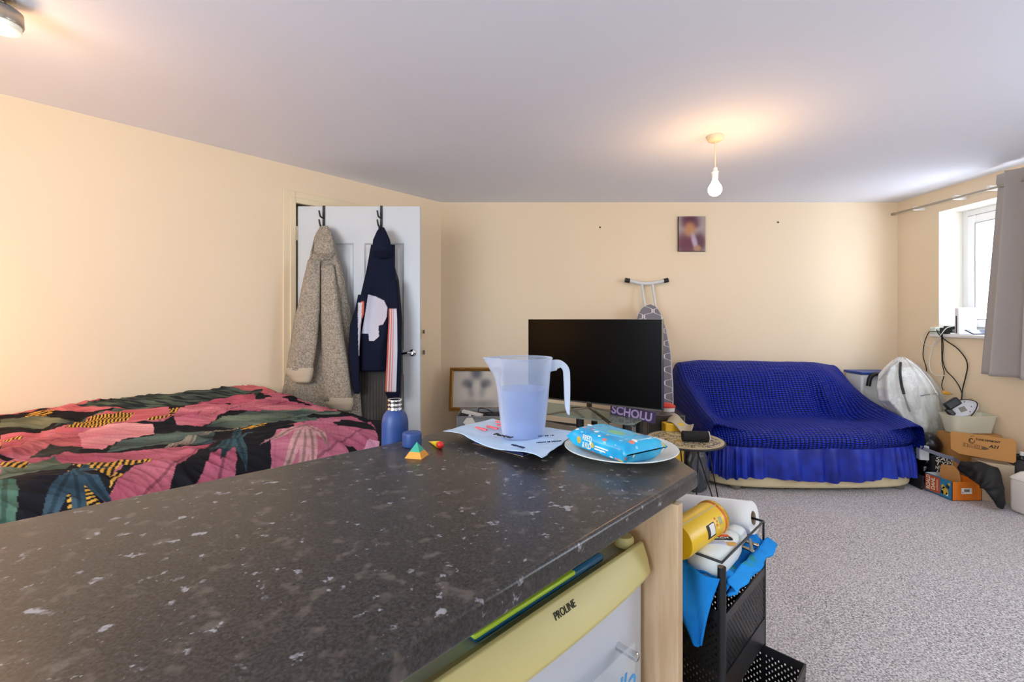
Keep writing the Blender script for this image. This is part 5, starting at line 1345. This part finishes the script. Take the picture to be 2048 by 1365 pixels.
# ------------------------------------------------------------------ trolley beside the worktop
T1 = Vector((.475, 1.03, 0)); TR = frame(T1, U, zd=ZU)       # x along the bar, y away from the kitchen
LXT, LYT, ZR = .298, .32, .70
tro = thing('storage_trolley', 'black metal storage trolley with mesh drawers beside the beech upright board', 'trolley', TR @ Vector((.14, .16, 0)))
mme = Mat('black_punched_mesh', '#151517', .38, .3)
hx_, hy_, hz_ = mme.xyz(rotz=-PI / 4)
hh = hx_ + hy_
mme.holes(((hh * (PI / .0075)).cos() * (hz_ * (PI / .0085)).cos()).gt(.36))
for x, y in ((0, 0), (0, LYT)):
    MB().tube([TR @ Vector((x, y, .05)), TR @ Vector((x, y, ZR - .01))], .0095, 14).build('post', m_blackmetal, tro, smooth=True)
for x, y in ((LXT, 0), (LXT, LYT)):
    MB().tube([TR @ Vector((x, y, .05)), TR @ Vector((x, y, .60))], .006, 10).build('post', m_blackmetal, tro, smooth=True)
for x, y in ((0, 0), (0, LYT), (LXT, 0), (LXT, LYT)):
    MB().lathe([(.0001, .0), (.016, .0), (.02, .012), (.02, .03), (.012, .05), (.0001, .05)], TR @ Vector((x, y, 0)), n=16).build('caster', m_black, tro, smooth=True)
def wire(pts, r, parent, name, loop=False): return MB().tube([TR @ Vector(p) for p in pts], r, 8, loop=loop).build(name, m_blackmetal, parent, smooth=True)
rm = wire([(0, 0, ZR), (LXT, 0, ZR), (LXT, LYT, ZR), (0, LYT, ZR)], .0032, tro, 'basket_rim', True)
bw = wire([(0, 0, .63), (LXT, 0, .63), (LXT, LYT, .63), (0, LYT, .63)], .003, tro, 'lower_wire', True)
for p in ((LXT, 0), (LXT, LYT)): wire([(p[0], p[1], .63), (p[0], p[1], ZR)], .003, tro, 'corner_wire')
MB(TR).box(.003, LXT - .003, .003, LYT - .003, .627, .630).build('basket_floor', mme, tro)
def drawer(y0, z0, z1, name):
    w = .0015; x0, x1, y1 = .012, LXT - .004, y0 + .30
    mb = MB(TR); mb.box(x0, x1, y0, y0 + w, z0, z1 - .02); mb.box(x0, x1, y1 - w, y1, z0, z1 - .02); mb.box(x0, x0 + w, y0, y1, z0, z1 - .02); mb.box(x1 - w, x1, y0, y1, z0, z1 - .02)
    d = mb.build(name, mme, tro)
    mb = MB(TR)
    for k in range(2):
        mb.box(x0 - .001, x1 + .001, y0 - .001 + k * .3, y0 + .003 + k * .297, z1 - .022, z1)
    mb.box(x0 - .001, x0 + .002, y0, y1, z1 - .022, z1); mb.box(x1 - .002, x1 + .001, y0, y1, z1 - .022, z1); mb.build('rim_band', m_blackmetal, d)
    MB(TR).box(x0, x1, y0, y1, z0 - .001, z0 + .001).build('bottom_sheet', m_blackmetal, d)
    return d
d2 = drawer(-.003, .372, .578, 'drawer')
MB(TR).box(.012, LXT - .004, -.0045, -.0032, .372, .44).build('front_plate', m_blackmetal, d2)
d3 = drawer(-.10, .10, .366, 'drawer')
wire([(0, .0, .36), (0, LYT, .36)], .004, tro, 'side_runner'); wire([(LXT, .0, .36), (LXT, LYT, .36)], .004, tro, 'side_runner')
# blue towel lining the basket and hanging over its side
mtl = Mat('blue_towelling', '#1f8fe0', .95, spec=.1)
tn = mtl.noise(4.5, 3); tn2 = mtl.noise(300, 2)
mtl.color(mtl.mix(mtl.noise(7, 2).smooth(.62, .68), mtl.mix(tn.smooth(.3, .7), '#1575c8', '#2f9cee'), '#3f9a68')).bump(tn2, .5, .004)
tw = thing('blue_towel', 'bright blue towel with green patches stuffed in the top trolley basket', 'towel', TR @ Vector((.13, .1, .63)))
def tpt(a, b):
    x, y = .004 + a * .29, -.006 + b * .30
    z = .652 + .012 * N3(x * 14, y * 14, 3) + .008 * N3(x * 35, y * 35, 5) - .02 * max(0, 1 - b * 12) + .012 * math.sin(a * 9) * (b < .2)
    e = min(a, 1 - a) * 10
    return TR @ Vector((x, y - .012 * math.sin(a * 7) * (b < .05), max(.633, z)))
MB().grid(tpt, 60, 60).build('towel_body', mtl, tw, smooth='all', solid=.006)
def tfront(a, b):
    x = .012 + a * .285; w = N3(x * 18, b * 3, 8)
    return TR @ Vector((x, -.008 - .022 * math.sin(b * PI) - .012 * w, .658 - b * (.034 - .012 * a) + .005 * N3(x * 30, b, 2)))
MB().grid(tfront, 60, 14).build('front_fold', mtl, tw, smooth='all', solid=.006)
def thang(a, b):                                             # corner hanging down outside the left side
    y = .0 + a * .17; c = .04
    yy = c + (y - c) * (1 - b) ** .8 * 1.0 if b < 1 else c
    yy = c + (y - c) * max(.14, 1 - b * .86)
    return TR @ Vector((-.012 - .02 * math.sin(b * PI * .6) - .010 * math.sin(a * 9 + b * 3) * (1 - b * .5), yy, .668 - b * .165 + .02 * (b > 0) * b * abs(a - .35)))
MB().grid(thang, 36, 40).build('hanging_corner', mtl, tw, smooth='all', solid=.005)
# yellow tin
ty1_, ty0_ = Vector((.523, 1.186, .735)), Vector((.380, 1.058, .735)); axd = (ty1_ - ty0_).normalized()
tin = thing('yellow_tin', 'yellow printed round tin lying on top of the trolley basket', 'tin', (ty0_ + ty1_) / 2 - Vector((0, 0, .042)))
TY_ = frame(ty1_, axd.cross(ZU), zd=axd)                       # z along the tin towards its near end
Lt = (ty1_ - ty0_).length
m_yt = plain('yellow_tin_print', '#efc312', .35, var=.03)
MB(TY_).lathe([(.0001, -Lt), (.041, -Lt), (.042, -Lt + .004), (.042, -.004), (.0001, -.004)], n=48).build('tin_body', m_yt, tin, smooth=True)
MB(TY_).lathe([(.0422, -.012), (.0437, -.011), (.0437, -.001), (.0425, .0005), (.040, .0), (.039, -.004), (.0001, -.004)], n=48, cap=False).build('end_rim', plain('yellow_lacquer_rim', '#d9a91a', .25, .4), tin, smooth=True)
MB(TY_).lathe([(.04225, -.020), (.04235, -.019), (.04235, -.013), (.04225, -.012)], n=48, cap=False).build('orange_band', plain('orange_band_print', '#d9591a', .4), tin, smooth=True)
def on_tin(z0, z1, a0, a1, r, name, mat, parent):
    n = 10; return MB(TY_).grid(lambda a, b: Vector((r * math.cos(a0 + (a1 - a0) * a), r * math.sin(a0 + (a1 - a0) * a), z0 + (z1 - z0) * b)), n, 3).build(name, mat, parent, smooth='all')
# which way is up on the tin / towards the camera
def ang_of(v):
    l = TY_.to_3x3().inverted() @ Vector(v); return math.atan2(l.y, l.x)
au = ang_of((0, 0, 1)); ac_ = ang_of((S2, -S2, 0)); dirn = 1 if math.sin(ac_ - au) > 0 else -1
seam = on_tin(-Lt, -.004, au + dirn * .30, au + dirn * .36, .0424, 'seam_line', plain('silver_seam', '#cfc9a8', .3, .6), tin)
on_tin(-.115, -.075, au + dirn * 1.0, au + dirn * 1.75, .0424, 'black_panel', m_ink, tin); on_tin(-.102, -.078, au + dirn * 1.05, au + dirn * 1.65, .0427, 'white_panel', m_paper, tin)
on_tin(-.05, -.035, au + dirn * .95, au + dirn * 1.35, .0424, 'barcode', plain('grey_green_print', '#a8a878', .5), tin)
for i, c in enumerate(('#d96a2a', '#cf8f20', '#d96a2a', '#efe3b0')): on_tin(-.068 + .005 * (i % 2), -.06 + .005 * (i % 2), au + dirn * (.85 + .18 * i), au + dirn * (.97 + .18 * i), .0424, 'small_print', plain('tin_print', c, .5), tin)
# kitchen roll
k1, k0 = Vector((.662, 1.248, .706)), Vector((.520, 1.392, .672)); kd = (k1 - k0).normalized()
kr = thing('kitchen_roll', 'white kitchen paper roll lying at the back of the trolley basket', 'kitchen roll', (k0 + k1) / 2 - Vector((0, 0, .042)))
TK = frame(k1, kd.cross(ZU), zd=kd); Lk = (k1 - k0).length
m_kr = plain('embossed_kitchen_paper', '#eef0ee', .95, var=.02, bump=.3, bscale=120)
MB(TK).lathe([(.0185, -Lk), (.043, -Lk), (.0435, -Lk + .003), (.0435, -.003), (.042, 0), (.0185, 0)], n=48, cap=False).build('paper_winding', m_kr, kr, smooth=True)
MB(TK).lathe([(.0185, -Lk), (.0185, .0005), (.0172, .0005), (.0172, -Lk)], n=32, cap=False).build('card_core', plain('grey_brown_core', '#b09c88', .85), kr, smooth=True)
# white bottle
w0, w1 = Vector((.466, 1.086, .678)), Vector((.60, 1.206, .684)); wdv = (w1 - w0).normalized()
wb = thing('white_bottle', 'white plastic bottle with a red and black label lying in the trolley basket', 'bottle', (w0 + w1) / 2 - Vector((0, 0, .03)))
side_ = wdv.cross(ZU).normalized(); upv = side_.cross(wdv)
def wring(t, w, h):
    c = w0 + wdv * t; out = []
    for k in range(32):
        a_ = 2 * PI * k / 32; cs, sn = math.cos(a_), math.sin(a_)
        out.append(c + side_ * (w * math.copysign(abs(cs) ** .75, cs)) + upv * (h * math.copysign(abs(sn) ** .75, sn)))
    return out
m_wb = plain('pale_aqua_white_plastic', '#e3ebea', .35, var=.02)
MB().rings([wring(t, w, h) for t, w, h in ((-.028, .03, .02), (-.024, .038, .027), (-.015, .043, .030), (.02, .045, .031), (.08, .041, .030), (.11, .036, .028), (.13, .024, .022), (.145, .019, .018))]).build('bottle_body', m_wb, wb, smooth=True)
MB().rings([wring(t, w, h) for t, w, h in ((.143, .022, .021), (.147, .024, .023), (.178, .023, .022), (.185, .018, .018))]).build('screw_cap', m_wb, wb, smooth=True)
TWb = frame(w0 + wdv * .055 - side_ * .0 + upv * .0315, Vector((1, .03, 0)), zd=upv)
MB(TWb).box(-.035, .034, .006, .016, -.003, .0006).build('red_label', plain('red_label_print', '#e2603a', .5), wb); MB(TWb).box(-.036, .036, -.006, .005, -.003, .0006).build('black_label', m_ink, wb)
lettering('BLEACH', .01, TWb @ Matrix.Translation((0, -.0005, .0007)), m_wb, wb, fit=.055)
for i in range(2): MB(TWb).box(-.05, .01, -.018 - .009 * i, -.012 - .009 * i, -.004, .0004).build('lilac_print', plain('lilac_small_print', '#bcc0d8', .6), wb)
MB(TWb).box(.006, .034, -.026, -.020, -.006, .0002).build('gold_print', plain('gold_small_print', '#cf9c50', .6), wb)
# steel tongs
tg = thing('steel_tongs', 'pair of shiny steel tongs lying beside the white bottle in the trolley basket', 'tongs', PZ(1500, 1090, .665))
for (a_, b_, w) in ((PZ(1474, 1078, .672), PZ(1518, 1092, .672), .010), (PZ(1470, 1088, .668), PZ(1508, 1104, .668), .010)):
    MB(frame(a_, b_ - a_, zd=ZU)).box(0, (b_ - a_).length, -w / 2, w / 2, -.003, .003).build('arm', plain('warm_steel', '#b9a58c', .2, 1.), tg, bevel=.002)
MB().tube([PZ(1500, 1080, .676), PZ(1504, 1102, .676)], .004, 8).build('pivot', m_greymetal, tg)
# in the pulled-out drawer
pcq = TR @ Vector((.15, .10, .105))
pcard = thing('photo_card', 'pale grey photo card with a dark strip standing in the pulled out lower drawer', 'card', pcq)
Tpc = frame(TR @ Vector((.135, -.01, .105)), (TR.to_3x3() @ Vector((1, .35, 0))), yd=Vector((0, .1, 1)))
MB(Tpc).box(0, .10, .0, .285, 0, .002).build('card_sheet', plain('pale_blue_grey_card', '#b9c2d2', .4), pcard)
MB(Tpc).box(0.002, .098, .225, .283, -.0006, .0026).build('dark_strip', plain('dark_brown_print', '#4a4244', .5), pcard)
MB(Tpc).box(.03, .06, .18, .20, -.0008, .0028).box(.065, .075, .19, .194, -.0008, .0028).build('grey_motif', plain('grey_motif_print', '#7f8798', .5), pcard)
wl = thing('brown_wooden_box', 'brown wooden box with a rounded edge in the lower trolley drawer', 'box', TR @ Vector((.12, -.02, .102)))
MB(TR).box(.03, .21, -.09, -.025, .102, .325).build('box_body', plain('warm_brown_wood', '#8a5a34', .5, var=.2, scale=14), wl, bevel=.015, seg=3)
MB(TR).box(.05, .12, -.085, -.06, .326, .338).build('pink_card', plain('pink_peach_print', '#c99884', .6), wl, bevel=.003)

# ------------------------------------------------------------------ light and camera
def area(name, loc, target, sx, sy, power, col='#ffffff'):
    l = bpy.data.lights.new(name, 'AREA'); l.shape = 'RECTANGLE'; l.size = sx; l.size_y = sy; l.energy = power; l.color = lin(col)[:3]
    o = bpy.data.objects.new(name, l); COL.objects.link(o); o.location = loc
    o.rotation_euler = (Vector(target) - Vector(loc)).to_track_quat('-Z', 'Y').to_euler(); return o
def point(name, loc, power, col, r=.05):
    l = bpy.data.lights.new(name, 'POINT'); l.energy = power; l.color = lin(col)[:3]; l.shadow_soft_size = r
    o = bpy.data.objects.new(name, l); COL.objects.link(o); o.location = loc; return o
area('rear_left_fill', (-2.0, -1.0, 2.28), (1.2, 3.0, .5), 1.8, 1.6, 95, '#f8f8f4')  # added fill lamp behind the camera, with no ceiling fitting
area('right_side_fill', (3.52, 1.1, 1.5), (-1.0, 2.9, 1.7), 1.3, 1.2, 46, '#dcebff')  # added cool fill beside the right wall, no window opening here
area('floor_bounce_fill', (-1.7, -.9, .95), (1.2, 2.6, 2.35), 1.6, 1.2, 62, '#d2e6ff')
area('kitchen_soft_fill', (1.6, -1.9, 1.6), (.5, 1.0, .6), 1.6, 1.6, 16, '#eef2f6')
point('pendant_glow', (pc.x, pc.y, zb - .14), 6.5, '#ffc98a', .05)
point('pendant_up_glow', (pc.x + .03, pc.y - .08, zb - .05), 3.0, '#ffb868', .04)
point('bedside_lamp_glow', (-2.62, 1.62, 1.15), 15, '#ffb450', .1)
point('spotlight_glow', (sp_c.x - .06, sp_c.y, sp_c.z - .30), 4.5, '#ffcf9a', .05)
pl = area('window_portal', (XR + .30, (WY0 + WY1) / 2, (WZ0 + WZ1) / 2), (0, (WY0 + WY1) / 2, (WZ0 + WZ1) / 2), WY1 - WY0, WZ1 - WZ0, 1)
pl.data.cycles.is_portal = True
w = bpy.data.worlds.new('daylight'); bpy.context.scene.world = w; w.use_nodes = True
bg = w.node_tree.nodes['Background']; bg.inputs[0].default_value = lin('#e9f1ff'); bg.inputs[1].default_value = 12
cam = bpy.data.cameras.new('camera'); co = bpy.data.objects.new('camera', cam); COL.objects.link(co)
cam.sensor_width = 36; cam.lens = F / 2048 * 36; cam.shift_y = -(682.5 - CY) / 2048; cam.clip_start = .02
co.location = (0, 0, HC); co.rotation_euler = (PI / 2, 0, 0)
sc = bpy.context.scene; sc.camera = co
sc.view_settings.view_transform = 'Standard'; sc.view_settings.look = 'None'; sc.view_settings.exposure = 0.; sc.view_settings.gamma = 1.
sc.cycles.max_bounces = 10; sc.cycles.transparent_max_bounces = 24; sc.cycles.diffuse_bounces = 5
sc.cycles.sample_clamp_indirect = 6
for o in list(bpy.data.objects):
    if 'org' in o: del o['org']
